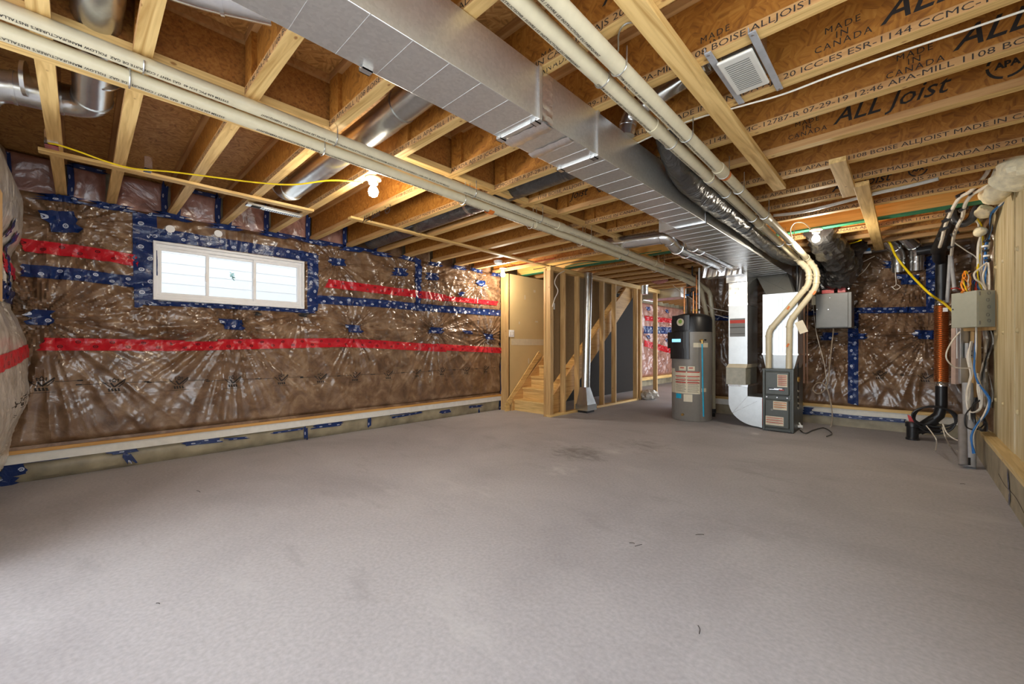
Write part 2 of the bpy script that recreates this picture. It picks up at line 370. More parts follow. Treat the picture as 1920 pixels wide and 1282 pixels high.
def tape_strip(q, pts, w, mapf, name, mat, parent, off=.006, ragged=.004, label=None):
    """tape stuck onto the film along a polyline of (s, z)"""
    P2 = [np.array(p, float) for p in pts]; path = []; acc = 0
    for a, b_ in zip(P2[:-1], P2[1:]):
        n = max(2, int(np.linalg.norm(b_-a)/.015)); path += [a+(b_-a)*t for t in np.linspace(0, 1, n, endpoint=False)]
    path.append(P2[-1]); mb = MB(); mb.uv = []; rows = 6; rr = random.Random(int(acc)+len(path)); prev = None
    sk = rr.uniform(-.012, .012)
    for i, p in enumerate(path):
        d = path[min(i+1, len(path)-1)]-path[max(i-1, 0)]; d = d/(np.linalg.norm(d)+1e-9); nrm = np.array([-d[1], d[0]])
        if prev is not None: acc += np.linalg.norm(p-prev)
        prev = p
        for k in range(rows):
            t = k/(rows-1)-.5; e = rr.uniform(-ragged, ragged) if i in (0, len(path)-1) else 0
            x = p + nrm*w*t + d*(sk*t*4 + e*3 if i in (0, len(path)-1) else 0)
            mb.v.append(x); mb.uv.append((acc + (.03 if w < .08 else 0), t+.5))
    X = np.array(mb.v); hh = np.max([q.h(X[:,0]+a, X[:,1]+b_) for a, b_ in ((0,0),(.008,0),(-.008,0),(0,.008),(0,-.008))], axis=0) if q else np.zeros(len(X))
    mb.v = [mapf(float(a[0]), float(a[1]), float(h_)+off) for a, h_ in zip(X, hh)]
    for i in range(len(path)-1):
        for k in range(rows-1):
            a = i*rows+k; mb.f.append((a, a+1, a+rows+1, a+rows))
    o = bpy.data.objects.new(name, mb.mesh(name, mat, True)); SC.collection.objects.link(o); attach(o, parent)
    if label: o['label'] = label
    return o

# ================================================================== STRUCTURE
ZJ, ZS = 2.378, 2.690        # underside of joists, underside of subfloor
XL, XR, YB = -5.18, .60, 7.34
fl = struct(MB().box(-5.5, .9, -2.2, 13.6, -.12, 0).build('floor', 'floor'))
ceil_ = struct(MB().box(-5.5, .9, -2.2, 13.6, ZS, ZS+.03).build('ceiling', 'osb'))
# subfloor sheet joints as shallow battens of shadow
for y in (1.30, 3.74, 6.18): MB().box(-5.1, .58, y, y+.006, ZS-.002, ZS+.001).build('board_joint', 'dark', ceil_)
JY = [-1.78, -1.36, -.94, -.51, -.08, .22, .64, 1.065, 1.515, 1.955, 2.40, 2.82, 3.24, 3.71, 4.15, 4.53, 4.98]   # far edge of each bottom flange
JY2 = [5.93, 6.39, 6.81, 7.24]
JY3 = [7.66+.42*i for i in range(14)]
FW, FH = .064, .040
def joist_meshes(x0, x1):
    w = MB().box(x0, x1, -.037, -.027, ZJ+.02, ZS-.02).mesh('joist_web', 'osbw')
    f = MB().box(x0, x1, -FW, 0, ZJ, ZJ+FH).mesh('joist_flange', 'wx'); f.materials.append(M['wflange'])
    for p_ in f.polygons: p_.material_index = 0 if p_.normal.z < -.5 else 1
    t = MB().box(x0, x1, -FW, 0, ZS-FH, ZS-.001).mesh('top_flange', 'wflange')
    return w, f, t
jm_long, jm_short = joist_meshes(-5.17, .62), joist_meshes(-5.17, -2.72)
JT = "1108 BOISE ALLJOIST MADE IN CANADA AJS 20 ICC-ES ESR-1144 CCMC-12787-R 07-29-19 12:46 APA-MILL "
CW = .0262
def joist(y, ms, ph=None, parts=True):
    o = bpy.data.objects.new('joist', ms[0]); SC.collection.objects.link(o); o.parent = ceil_; o.location = (0, y, 0)
    for k, me in (('bottom_flange', ms[1]), ('top_flange', ms[2])):
        c = bpy.data.objects.new(k, me); SC.collection.objects.link(c); c.parent = o
    if ph is not None:
        per = CW*len(JT); x = ph - per*math.ceil((ph+2.3)/per)
        me = text_mesh((JT*3)[:int((.55-x)/CW)], .0385, 'ink', space=1.0)
        wd = max(v.co.x for v in me.vertices); n = int((.55-x)/CW); c = bpy.data.objects.new('printed_lettering', me); SC.collection.objects.link(c)
        c.parent = o; c.location = (x, -FW-.0006, ZJ+.006); c.rotation_euler = (math.pi/2, 0, 0); k = n*CW/wd; c.scale = (k, 1, 1)
    return o
def onflange(u, v, y): return P(u, v, Y=y-FW).x
phase = {1.955: onflange(1290, 108, 1.955), 2.40: onflange(1411, 169, 2.40)-35*CW, 2.82: onflange(1789, 124, 2.82),
         3.71: onflange(1597, 299, 3.71), 4.15: onflange(1510, 345, 4.15), 4.53: onflange(1441, 384, 4.53), 4.98: onflange(1491, 416, 4.98)-20*CW,
         1.515: -1.9, 1.065: -2.1, .64: -2.0}
JO = {}
for y in JY: JO[y] = joist(y, jm_long, phase.get(y))
for y in JY2: JO[y] = joist(y, jm_long, phase.get(4.98) if y < 6 else None)
for y in JY3: joist(y, jm_short)
def web_print(u, v, y, kind, size=.105):
    p = P(u, v, Y=y-.037); o = JO[y]
    if kind == 'logo':
        me = text_mesh('ALL', size, 'ink', shear=.35, bold=.0015); c = bpy.data.objects.new('printed_logo', me); SC.collection.objects.link(c); attach(c, o)
        c.location = (p.x, -.0378, p.z); c.rotation_euler = (math.pi/2, 0, 0)
        me = text_mesh('Joist', size*1.02, 'ink', shear=.35, bold=.0005); c = bpy.data.objects.new('printed_logo', me); SC.collection.objects.link(c); attach(c, o)
        c.location = (p.x+size*1.92, -.0378, p.z); c.rotation_euler = (math.pi/2, 0, 0)
        # ringed mark with APA
        cx, cz = p.x+size*5.3, p.z+size*.4; mb = MB(); n = 28
        for k in range(n):
            if k % 7 == 6: continue
            a0, a1 = 2*math.pi*k/n, 2*math.pi*(k+1)/n
            for s_ in ((size*.47, size*.56),):
                mb.add([(cx+s_[0]*math.cos(a0), -.0378, cz+s_[0]*math.sin(a0)), (cx+s_[1]*math.cos(a0), -.0378, cz+s_[1]*math.sin(a0)),
                        (cx+s_[1]*math.cos(a1), -.0378, cz+s_[1]*math.sin(a1)), (cx+s_[0]*math.cos(a1), -.0378, cz+s_[0]*math.sin(a1))], [(0,1,2,3)])
        r_ = mb.build('printed_logo', 'ink', None); r_.parent = o
        me = text_mesh('APA', size*.34, 'ink', align='CENTER', bold=.002); c = bpy.data.objects.new('printed_logo', me); SC.collection.objects.link(c); attach(c, o)
        c.location = (cx, -.0378, cz-size*.13); c.rotation_euler = (math.pi/2, 0, 0)
    else:
        me = text_mesh('MADE\nIN\nCANADA', size, 'ink', align='CENTER', space=1.25, line=.85); c = bpy.data.objects.new('printed_lettering', me); SC.collection.objects.link(c); attach(c, o)
        c.location = (p.x, -.0378, p.z); c.rotation_euler = (math.pi/2, 0, 0)
for o in JO.values(): pass
web_print(1652, 48, 2.40, 'logo', .135); web_print(1788, 96, 2.82, 'logo', .135); web_print(1563, 234, 3.24, 'logo', .13)
web_print(1579, 52, 2.40, 'made', .042); web_print(1714, 104, 2.82, 'made', .042); web_print(1513, 232, 3.24, 'made', .042)
web_print(1040, 383, 3.24, 'logo', .10); web_print(962, 315, 2.82, 'logo', .10); web_print(1340, 70, 1.955, 'made', .04)
web_print(1130, 12, 1.515, 'logo', .12); web_print(1035, 100, 1.515, 'made', .042); web_print(1440, 305, 4.15, 'logo', .10)
web_print(1560, 360, 4.53, 'logo', .10); web_print(680, 418, 1.955, 'logo', .09); web_print(760, 445, 2.82, 'logo', .09)
# laminated beam with a green painted lower edge
lv = MB().box(-5.1, .60, 5.47, 5.56, ZJ+.012, ZS-.002).build('laminated_beam', wood('laminated_veneer', 0, (.62, .33, .07), (.80, .48, .13)), ceil_, label='laminated beam with green painted lower edge')
MB().box(-5.1, .60, 5.468, 5.562, ZJ-.004, ZJ+.012).build('green_edge', 'green', lv)
# blocking panels and web stiffeners over the bearing line beside the pale pipes
allJ = [j for j in JY if j > -.6]
for a, b_ in zip(allJ[:-1], allJ[1:]):
    if abs(a-1.065) < .01: continue
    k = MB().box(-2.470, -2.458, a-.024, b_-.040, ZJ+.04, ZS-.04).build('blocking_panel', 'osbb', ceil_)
    MB().box(-2.495, -2.432, a, b_-FW, ZJ, ZJ+FH).build('bottom_flange', 'wy', k); MB().box(-2.495, -2.432, a, b_-FW, ZS-FH, ZS-.001).build('top_flange', 'wflange', k)
for y in allJ[1:]:
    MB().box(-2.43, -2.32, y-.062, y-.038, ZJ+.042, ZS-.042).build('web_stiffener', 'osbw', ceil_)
# flat strapping boards nailed under the joists
def board(x0, x1, y0, y1, t, lab, mt='wy', skew=0):
    mb = MB().hexa([(x0,y0,ZJ-t),(x1,y0,ZJ-t),(x1+skew,y1,ZJ-t),(x0+skew,y1,ZJ-t),(x0,y0,ZJ-.001),(x1,y0,ZJ-.001),(x1+skew,y1,ZJ-.001),(x0+skew,y1,ZJ-.001)])
    return mb.build('strapping_board', mt, ceil_, bevel=.002, label=lab)
board(-.757, -.672, .6, 3.83, .038, 'wide knotty board nailed across the joists beside the pipes', 'wy', -.012)
board(-.385, -.292, 3.53, 4.40, .035, 'short board nailed across three joists'); board(-.300, -.208, 4.17, 7.1, .036, 'long board running towards the back wall')
board(-2.72, -2.60, -1.2, 7.3, .036, 'long flat board beside the pair of pale pipes')
board(-4.07, -4.00, -.19, 1.50, .022, 'thin furring strip with grey clips', skew=.02); board(-3.98, -3.91, 1.82, 8.2, .022, 'thin furring strip running to the stair wall', skew=-.25)

# ---------------------------------------------------------------- left wall with film-covered batts
mapL = lambda s, z, h: (XL+h, s, z)
def onL(u, v): p = P(u, v, X=-5.14); return (p.y, p.z)
wl = struct(MB().box(-5.50, -5.30, -.75, .40, -.1, 2.69).box(-5.50, -5.30, 1.88, 13.6, -.1, 2.69).box(-5.50, -5.30, .40, 1.88, -.1, 1.50).box(-5.50, -5.30, .40, 1.88, 2.14, 2.69).build('wall_left', 'oldconc'))
pinpx = [(117,416,1.3,1.0),(77,595,1.5,1.2),(436,608,1.5,1.1),(664,616,1,.8),(816,619,1.3,1.1),(915,631,.9,1.0),(632,491,.9,.8),(749,510,.9,.8),(808,518,.9,.9),(901,531,1.1,1.3)]
pins = [(*onL(u, v), R, A) for u, v, R, A in pinpx]
pins += [(.50, 1.49, .7, .5), (1.2, 1.47, .8, .7), (1.8, 1.49, .7, .6), (1.85, 2.1, .6, .6), (.42, 2.1, .6, .5)]
qL = Quilt(pins, [onL(640, 643)[1], onL(700, 566)[1]], 3, 1.0, (onL(783, 520)[0],))
film = quilt_mesh(qL, -.42, 5.10, .285, 2.37, .0125, mapL, holes=((.455, 1.83, 1.535, 2.105),)).build('insulation_film', 'wrap', wl, smooth=True, label='clear film over brown insulation batts')
TL = lambda pts, w, mt, **k: tape_strip(qL, [onL(*p) for p in pts], w, mapL, mt+'_tape', mt, wl, **k)
TL([(40,507),(150,516),(267,530)], .10, 'blue'); TL([(590,561),(700,568),(785,576),(938,587)], .105, 'blue')
TL([(44,460),(150,472),(258,489)], .105, 'red'); TL([(611,531),(700,542),(785,552),(832,559)], .105, 'red'); TL([(828,559),(931,569)], .075, 'red')
TL([(77,645),(200,646),(345,648)], .105, 'red'); TL([(320,649),(413,648)], .09, 'red', off=.010); TL([(405,646),(640,642),(700,645),(835,653)], .11, 'red'); TL([(815,650),(938,657)], .095, 'red', off=.010)
TL([(271,400),(272,480),(275,572)], .17, 'blue'); TL([(262,436),(400,455),(590,484)], .11, 'blue'); TL([(586,480),(586,584)], .12, 'blue'); TL([(270,567),(430,575),(590,584)], .045, 'blue')
TL([(783,484),(783,572)], .10, 'blue'); TL([(941,528),(941,640),(939,768)], .085, 'blue')
for u, v, w, h_ in ((117,416,60,27),(77,595,46,20),(436,608,40,17),(664,616,26,14),(816,619,22,12),(915,631,15,11),(875,623,18,7),(632,491,26,13),(749,510,25,15),(808,518,23,14),(901,531,15,11),(862,551,8,8),(480,588,12,6),(570,590,13,7)):
    f_ = P(u, v, X=-5.14).length/FPX*.9; tape_strip(qL, [onL(u-w/2, v-h_*.05), onL(u+w/2, v+h_*.08)], h_*f_, mapL, 'blue_tape_patch', 'blue' if v != 588 and v != 590 else 'black', wl, off=.010, ragged=.012)
# tape scraps that hold the film below each joist end and along the rim
for i, y in enumerate([j for j in JY if j > -.2]):
    yy = y-.03; tape_strip(qL, [(yy-.11, 2.335+.012*(i % 3)), (yy+.11, 2.345)], .055, mapL, 'blue_tape_patch', 'blue', wl, off=.02, ragged=.02)
# pink batts in each rim bay, edged with tape
mapR = lambda s, z, h: (-5.21+h*1.2, s, z)
rj = [-.51] + [j for j in JY if j > -.2]
for i, (a, b_) in enumerate(zip(rj[:-1], rj[1:])):
    s0, s1 = max(a+.004, -.42), b_-FW-.002; q = Quilt([((s0+s1)/2, 2.4, .5, .3)], [], 20+i, .7)
    quilt_mesh(q, s0, s1, 2.36, 2.675, .022, mapR).build('pink_batt', 'pink' if i < 7 else 'wrap', wl, smooth=True)
    t = lambda pts, w=.035: tape_strip(None, pts, w, lambda s, z, h: (-5.155+h, s, z), 'blue_tape', 'blue', wl, off=.0, ragged=.01)
    if i in (0, 1, 3, 4, 5, 6, 8): t([(s0+.012, 2.37), (s0+.02, 2.5), (s0+.012, 2.66)], .04)
    if i in (2, 3, 4, 5, 6, 7): t([(s1-.015, 2.37), (s1-.02, 2.52), (s1-.012, 2.66)], .05)
    if i in (1, 3, 4, 6): t([(s0+.01, 2.655), (s1-.01, 2.650)], .04)
    if i in (5, 6, 7): t([(s0+.01, 2.375), (s1-.01, 2.37)], .05)
# bottom of the wall: hem, plate, foam strip, filmed concrete, tape scraps
MB().box(-5.18, -5.125, -.42, 5.08, .272, .300).build('film_hem', 'wrap', wl)
MB().box(-5.28, -5.105, -.42, 5.08, .244, .272).build('bottom_plate', wood('stained_plate', 1, (.50, .25, .06), (.68, .38, .12)), wl, bevel=.002)
MB().box(-5.28, -5.125, -.42, 5.08, .165, .244).build('foam_strip', 'foamboard', wl)
qb = Quilt([], [], 77, .35); mapC = lambda s, z, h: (-5.185+h, s, z)
quilt_mesh(qb, -.42, 5.10, .0, .175, .03, mapC).build('footing_film', 'oldconc', wl, smooth=True)
def onC(u, v): p = P(u, v, X=-5.13); return (p.y, p.z)
for pts, w in (([(5,868),(130,853)], .05), ([(207,848),(255,842)], .05), ([(345,832),(415,824)], .05), ([(425,823),(465,820)], .025), ([(590,800),(640,794)], .05), ([(573,800),(573,823)], .045), ([(510,812),(570,803)], .022),
               ([(730,776),(770,771)], .05), ([(735,783),(790,773)], .028), ([(828,773),(845,770)], .05), ([(880,763),(905,761)], .04), ([(900,768),(900,777)], .04), ([(693,784),(693,800)], .05), ([(236,852),(247,866)], .06), ([(0,885),(50,872)], .13), ([(0,905),(30,895)], .10)):
    tape_strip(qb, [onC(*p) for p in pts], w, mapC, 'blue_tape', 'blue', wl, off=.014, ragged=.012)
# white plastic washers pinned through the film over the window
for u, v in ((318, 431), (408, 439)):
    s, z = onL(u, v); MB().prism([(s+.035*math.cos(a*math.pi/12), z+.035*math.sin(a*math.pi/12)) for a in range(24)], 0, XL+float(qL.h(s, z))+.004, XL+float(qL.h(s, z))+.012).build('pinned_washer', 'white', wl)
# printed logo marks along the film: wings, tick, small lettering and arrows
def film_logo(q, s, z, mapf, k, parent, flip=1):
    mb = MB()
    def stroke(pts, w):
        for a, b_ in zip(pts[:-1], pts[1:]):
            a, b_ = np.array(a), np.array(b_); d = b_-a; l = np.linalg.norm(d)+1e-9; n = np.array([-d[1], d[0]])/l*w/2; m_ = max(1, int(l*k/.012)); o = len(mb.v)
            for i in range(m_+1):
                for sg in (1, -1):
                    x = (a+d*i/m_+n*sg)*k; mb.v.append((s+flip*x[0], z+x[1]))
            for i in range(m_): mb.f.append((o+2*i, o+2*i+1, o+2*i+3, o+2*i+2))
    stroke([(-.34, .0), (-1.35, .0)], .022); stroke([(-1.35, 0), (-1.15, 0)], .06); stroke([(.42, .0), (1.35, .0)], .022); stroke([(1.15, 0), (1.35, 0)], .06)
    stroke([(-.13, .02), (.0, -.20), (.42, .18)], .075); stroke([(-.42, .10), (-.30, -.05), (-.12, -.20)], .035); stroke([(.16, -.20), (.34, -.02), (.40, .08)], .035); stroke([(-.36, .02), (-.22, .02)], .03)
    stroke([(-.14, .06), (-.17, .20), (-.06, .15), (.0, .27), (.07, .15), (.17, .20), (.14, .06)], .03); stroke([(-.05, .05), (-.05, .12), (.0, .07), (.05, .12), (.05, .05)], .035)
    for x in (-.19, -.07, .05, .17): stroke([(x, -.27), (x, -.42)], .06); stroke([(x-.04, -.28), (x+.05, -.41)], .045)
    stroke([(-.5, -.50), (.45, -.50)], .018)
    X = np.array(mb.v); mb.v = [mapf(float(a[0]), float(a[1]), float(h_)+.004) for a, h_ in zip(X, q.h(X[:,0], X[:,1]))]
    mb.build('printed_mark', 'ink', parent)
for u, v in ((78,716),(214,718),(335,714),(437,712),(527,708),(601,706),(665,703),(727,700),(781,697),(828,694),(872,692),(909,690)):
    s, z = onL(u, v); film_logo(qL, s, z, mapL, .175, wl)

# ---------------------------------------------------------------- window
wn = struct(MB().build('window_1', 'white')) if False else None
def frame_mb(x0, x1, y0, y1, z0, z1, w):
    return MB().box(x0, x1, y0, y1, z1-w, z1).box(x0, x1, y0, y1, z0, z0+w).box(x0, x1, y0, y0+w, z0+w, z1-w).box(x0, x1, y1-w, y1, z0+w, z1-w)
wa, wb, wz0, wz1 = .470, 1.815, 1.545, 2.100
wn = struct(frame_mb(-5.26, -5.105, wa, wb, wz0, wz1, .022).build('window_1', 'white', bevel=.003))
frame_mb(-5.20, -5.135, wa+.022, wb-.022, wz0+.022, wz1-.022, .030).build('frame_track', 'white', wn, bevel=.003)
ys = [wa+.05, .895, 1.315, wb-.05]
for i in range(3):
    x = -5.17 if i != 1 else -5.19
    s_ = frame_mb(x-.02, x+.02, ys[i]-.012, ys[i+1]+.012, wz0+.05, wz1-.05, .026).build('sash', 'white', wn, bevel=.002)
    g, nt, bb = nmat('clear_glass'); bb.inputs['Transmission Weight'].default_value = 1; bb.inputs['Roughness'].default_value = 0; bb.inputs['IOR'].default_value = 1.02; bb.inputs['Base Color'].default_value = (.97,.99,1,1)
    if 'glass' not in M: M['glass'] = g
    MB().box(x-.003, x+.003, ys[i]+.012, ys[i+1]-.012, wz0+.074, wz1-.074).build('pane', 'glass', s_)
for y in (.872, 1.292): MB().box(-5.15, -5.125, y, y+.012, 1.76, 1.84).build('window_latch', 'white', wn, bevel=.003)
# faint blue ice flower print on the middle pane
mb = MB(); rr = random.Random(3); c0 = P(435, 518, X=-5.185)
for k in range(26):
    a = rr.uniform(0, 6.28); l = rr.uniform(.01, .036); y, z = c0.y+rr.uniform(-.012, .012), c0.z+rr.uniform(-.03, .03); dy, dz = math.cos(a)*l, math.sin(a)*l
    mb.add([(-5.184, y, z), (-5.184, y+dy*.5-dz*.15, z+dz*.5+dy*.15), (-5.184, y+dy, z+dz), (-5.184, y+dy*.5+dz*.15, z+dz*.5-dy*.15)], [(0,1,2,3)])
mb.build('glass_sticker', plain('pale_teal_film', (.25, .72, .80), .4), wn)
# outside: neighbour's pale siding and ground
sd = struct(MB().box(-8.6, -8.4, -6, 9, 0, 5.5).build('exterior_wall', 'siding')); sd['label'] = 'pale house siding seen through the window'
for k in range(9): MB().prism([(-8.40, 1.35+k*.2), (-8.37, 1.35+k*.2), (-8.395, 1.55+k*.2), (-8.40, 1.55+k*.2)], 1, -6, 9).build('siding_board', 'siding', sd) if False else None
for k in range(10):
    z = 1.3+k*.16; MB().hexa([(-8.40,-6,z),(-8.392,-6,z),(-8.392,9,z),(-8.40,9,z),(-8.40,-6,z+.16),(-8.397,-6,z+.16),(-8.397,9,z+.16),(-8.40,9,z+.16)]).build('siding_board', 'siding', sd)
struct(MB().box(-8.4, -5.5, -6, 9, 1.0, 1.25).build('exterior_ground', 'ground'))

# ---------------------------------------------------------------- wall beside the camera (left edge of the view)
wnr = struct(MB().box(-5.5, -3.2, -.75, -.56, 0, 2.69).build('wall_front', 'oldconc'))
class Bag(Quilt):
    def h(q, s, z):
        z = np.asarray(z, float); b0 = Quilt.h(q, s, z)
        prof = .10*np.exp(-((z-.95)/.42)**4) + .085*np.exp(-((z-2.12)/.28)**4) + .035*np.exp(-((z-1.62)/.16)**4) + .03*np.exp(-((z-.5)/.3)**2)
        return b0*.75 + prof*np.clip((np.asarray(s)+5.18)/.10, 0, 1)**.5
qN = Bag([(-4.5, 1.80, .7, .6), (-4.6, 1.42, .9, .8), (-4.3, .30, .9, .8)], [], 5, 1.1)
mapN = lambda s, z, h: (s, -.44+h, z)
quilt_mesh(qN, -5.17, -3.2, .20, 2.66, .016, mapN).build('insulation_film', 'wrapw', wnr, smooth=True, label='whitish bulging film over batts at the left edge')  # pale film colour stands in for window light on this wall
tape_strip(qN, [(-5.1, 1.07), (-4.6, 1.05), (-3.6, 1.0)], .10, mapN, 'red_tape', 'red', wnr); tape_strip(qN, [(-5.14, 1.66), (-4.2, 1.70)], .09, mapN, 'red_tape', 'red', wnr)
tape_strip(qN, [(-5.14, 1.48), (-4.2, 1.50)], .10, mapN, 'blue_tape', 'blue', wnr); tape_strip(qN, [(-4.55, 2.0), (-4.5, 1.86)], .08, mapN, 'blue_tape_patch', 'blue', wnr, off=.01, ragged=.012)
tape_strip(qN, [(-4.72, 1.45), (-4.70, 1.78), (-4.75, 1.95)], .07, mapN, 'blue_tape', 'blue', wnr, off=.008, ragged=.012)
for x, z in ((-4.95, .72), (-4.6, .74), (-4.2, .72)): film_logo(qN, x, z, mapN, .15, wnr)
MB().box(-3.62, -3.45, -.42, -.30, 1.35, 1.95).build('stud', 'wz', wnr)

# ---------------------------------------------------------------- back wall
mapB = lambda s, z, h: (s, YB-h, z)
def onB(u, v): p = P(u, v, Y=YB-.04); return (p.x, p.z)
wb_ = struct(MB().box(-2.78, .95, YB+.02, YB+.20, 0, 2.69).build('wall_back', 'oldconc'))
pb = [(*onB(1706,522),1.4,1.3),(*onB(1736,627),1.3,1.2),(*onB(1552,630),1.2,1.0),(*onB(1614,628),1.1,.9),(*onB(1600,582),.8,.8),(*onB(1660,583),.8,.7),(*onB(1350,595),1.0,.9)]
qB = Quilt(pb, [onB(1660,582)[1]], 9, 1.25, (onB(1600,690)[0],))
quilt_mesh(qB, -2.76, .62, .27, 2.37, .013, mapB).build('insulation_film', 'wrap', wb_, smooth=True, label='clear film over brown insulation batts')
quilt_mesh(Quilt([], [], 31, .6), -2.76, .62, 2.37, 2.67, .04, mapB).build('pink_batt', 'wrap', wb_, smooth=True)
quilt_mesh(Quilt([], [], 32, .6), 7.3, 8.3, .27, 2.67, .04, lambda s, z, h: (-2.77-h, s, z)).build('insulation_film', 'wrap', wb_, smooth=True)
TB = lambda pts, w, mt='blue', nm=None, **k: tape_strip(qB, [onB(*p) for p in pts], w, mapB, nm or mt+'_tape', mt, wb_, **k)
TB([(1597,582),(1752,581)], .075); TB([(1600,585),(1600,757)], .11); TB([(1745,480),(1745,585)], .085); TB([(1500,588),(1560,586)], .06)
for u, v, w, h_ in ((1706,524,38,16),(1736,627,36,14),(1552,630,24,14),(1614,630,22,10),(1672,497,20,12),(1728,497,16,12),(1355,596,40,10)):
    TB([(u-w/2, v), (u+w/2, v+1)], h_*.0078, nm='blue_tape_patch', off=.012, ragged=.015)
MB().box(-2.76, .62, YB-.06, YB+.02, .245, .285).build('bottom_plate', M['wx'], wb_); MB().box(-2.76, .62, YB-.04, YB+.02, .155, .245).build('foam_strip', 'foamboard', wb_)
MB().box(-2.76, .62, YB-.025, YB+.02, 0, .155).build('footing_film', 'oldconc', wb_)
tape_strip(None, [(onB(1512,775)[0], .15), (onB(1600,785)[0], .14), (onB(1700,790)[0], .15)], .05, lambda s, z, h: (s, YB-.046, z), 'blue_tape', 'blue', wb_, ragged=.01)
tape_strip(None, [(onB(1505,773)[0], .17), (onB(1525,775)[0], .17)], .11, lambda s, z, h: (s, YB-.048, z), 'blue_tape_patch', 'blue', wb_, ragged=.01)
for u, v in ((1650,700),(1735,705)): s, z = onB(u, v); film_logo(qB, s, z, mapB, .17, wb_)

# far stretch of the left wall beyond the stair
qF = Quilt([(11.3, 1.9, 1.2, 1.2), (12.2, 1.85, 1, 1), (11.2, .95, 1.3, 1.3), (12.0, 1.0, 1.1, 1.1)], [1.45], 15, 1.2)
quilt_mesh(qF, 9.0, 13.3, .28, 2.30, .03, mapL).build('insulation_film', 'pink', wl, smooth=True, label='clear film over pinkish batts beyond the stair')
for pts, w, mt in (([(1206,596),(1262,602)], .13, 'red'), ([(1206,618),(1262,620)], .20, 'blue'), ([(1206,643),(1262,659)], .17, 'red')):
    tape_strip(qF, [onL(*p) for p in pts], w, mapL, mt+'_tape', mt, wl)
for u, v in ((1215,579),(1249,584),(1215,632),(1249,638)): s, z = onL(u, v); tape_strip(qF, [(s-.09, z), (s+.09, z+.01)], .10, mapL, 'blue_tape_patch', 'blue', wl, off=.012, ragged=.02)
MB().box(-5.18, -5.06, 9.0, 13.3, .2, .28).build('bottom_plate', 'wy', wl)
struct(MB().box(-5.5, -2.7, 13.3, 13.5, 0, 2.69).build('wall_far', 'oldconc'))

# ---------------------------------------------------------------- right wall, form-board concrete
wr = struct(MB().box(XR, XR+.3, 1.70, 7.4, 0, 2.69).box(XR, XR+.3, -2.2, -.9, 0, 2.69).box(XR, XR+.3, -.9, 1.7, 0, .85).box(XR, XR+.3, -.9, 1.7, 2.25, 2.69).build('wall_right', 'formwall'))
struct(frame_mb(XR+.05, XR+.12, -.9, 1.7, .85, 2.25, .05).box(XR+.06, XR+.11, .38, .43, .9, 2.2).build('added_window', 'white'))  # added opening outside the view, there to let daylight into the room
y = 1.75; rr = random.Random(11)
while y < 5.92:
    w = rr.choice((.24, .30, .30, .36)); y1 = min(y+w, 5.92)
    MB().box(XR-.008-rr.uniform(0, .007), XR+.01, y+.004, y1-.004, .27, 2.60).build('cast_board_face', 'formwall', wr, bevel=.002); y = y1
for yy in (2.9, 3.55, 4.15, 4.75, 5.35, 5.75):
    for z in (.62, 1.22, 1.82): MB().tube([(XR-.024, yy, z), (XR-.01, yy, z)], [.013, .022], 10).build('form_tie', 'formwall', wr, smooth=True)
MB().box(XR-.09, XR, -2.1, 5.95, .252, .292).build('bottom_plate', wood('pale_plate', 1, (.50, .35, .14), (.68, .52, .26)), wr, bevel=.002)
MB().box(XR-.085, XR, -2.1, 6.6, 0, .25).build('footing_film', 'oldconc', wr)
for (y0, z0, y1, z1) in ((4.50, .22, 4.44, .10), (4.42, .09, 4.44, .01), (3.9, .2, 3.86, .05)):
    tape_strip(None, [(y0, z0), (y1, z1)], .05, lambda s, z, h: (XR-.089, s, z), 'blue_tape', 'blue', wr, ragged=.01)
MB().tube([(XR-.088, 4.9, .12), (XR-.088, 4.6, .10), (XR-.088, 4.2, .12), (XR-.088, 3.8, .08)], .0012, 6, smooth=5).build('crack', 'black', wr)
# film hanging in the recess at the corner
quilt_mesh(Quilt([(6.4, 1.6, 1, 1.3), (6.0, .9, 1, 1.2)], [], 44, 1.3), 5.95, 7.33, .28, 2.60, .03, lambda s, z, h: (XR-h, s, z)).build('insulation_film', 'wrap', wr, smooth=True)
# spray foam lumps between joist ends and the wall
for i, (u, v, r) in enumerate(((1905,325,.13),(1868,362,.10),(1850,365,.07),(1845,398,.08),(1832,408,.06),(1838,434,.06))):
    p = P(u, v, X=.50); mb = MB().sphere(p, r, 18, 12, (.8, 1.2, .75))
    for k, vv in enumerate(mb.v):
        f = 1+.35*(float(vnoise(np.array([vv[1]*22+i]), np.array([vv[2]*22+vv[0]*15]), 6)[0])-.5); mb.v[k] = tuple(p+(Vector(vv)-p)*f)
    mb.build('spray_foam', 'foam', wr, smooth=True)

# ---------------------------------------------------------------- stair and its stud wall
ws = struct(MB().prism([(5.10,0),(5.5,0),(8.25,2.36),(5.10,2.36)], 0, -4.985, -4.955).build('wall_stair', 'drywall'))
MB().prism([(5.5,0),(9.6,0),(9.6,2.36),(8.25,2.36)], 0, -4.985, -4.96).build('understair_shade', plain('understair_shade', (.012,.009,.007), .9), ws)  # near-black sheet painted in for the shade below the stair
MB().box(-4.9548, -4.953, 5.16, 6.3, 1.13, 1.24).build('joint_compound', 'mud', ws)
MB().box(-5.12, -4.955, 5.07, 5.12, 0, 2.36).build('stud', 'wz', ws)
for (y, z, a, b_) in ((5.5,1.95,.02,.05),(5.8,1.55,.05,.02),(5.35,1.5,.02,.03),(5.9,.95,.03,.05),(5.75,2.1,.04,.03),(5.6,.80,.02,.06)):
    MB().box(-4.9548, -4.9535, y, y+a*1.5, z, z+b_*1.5).build('filler_spot', 'mud', ws)
wp = struct(MB().box(-4.10, -4.01, 5.06, 9.52, 2.335, 2.372).build('wall_partition', 'wy'))
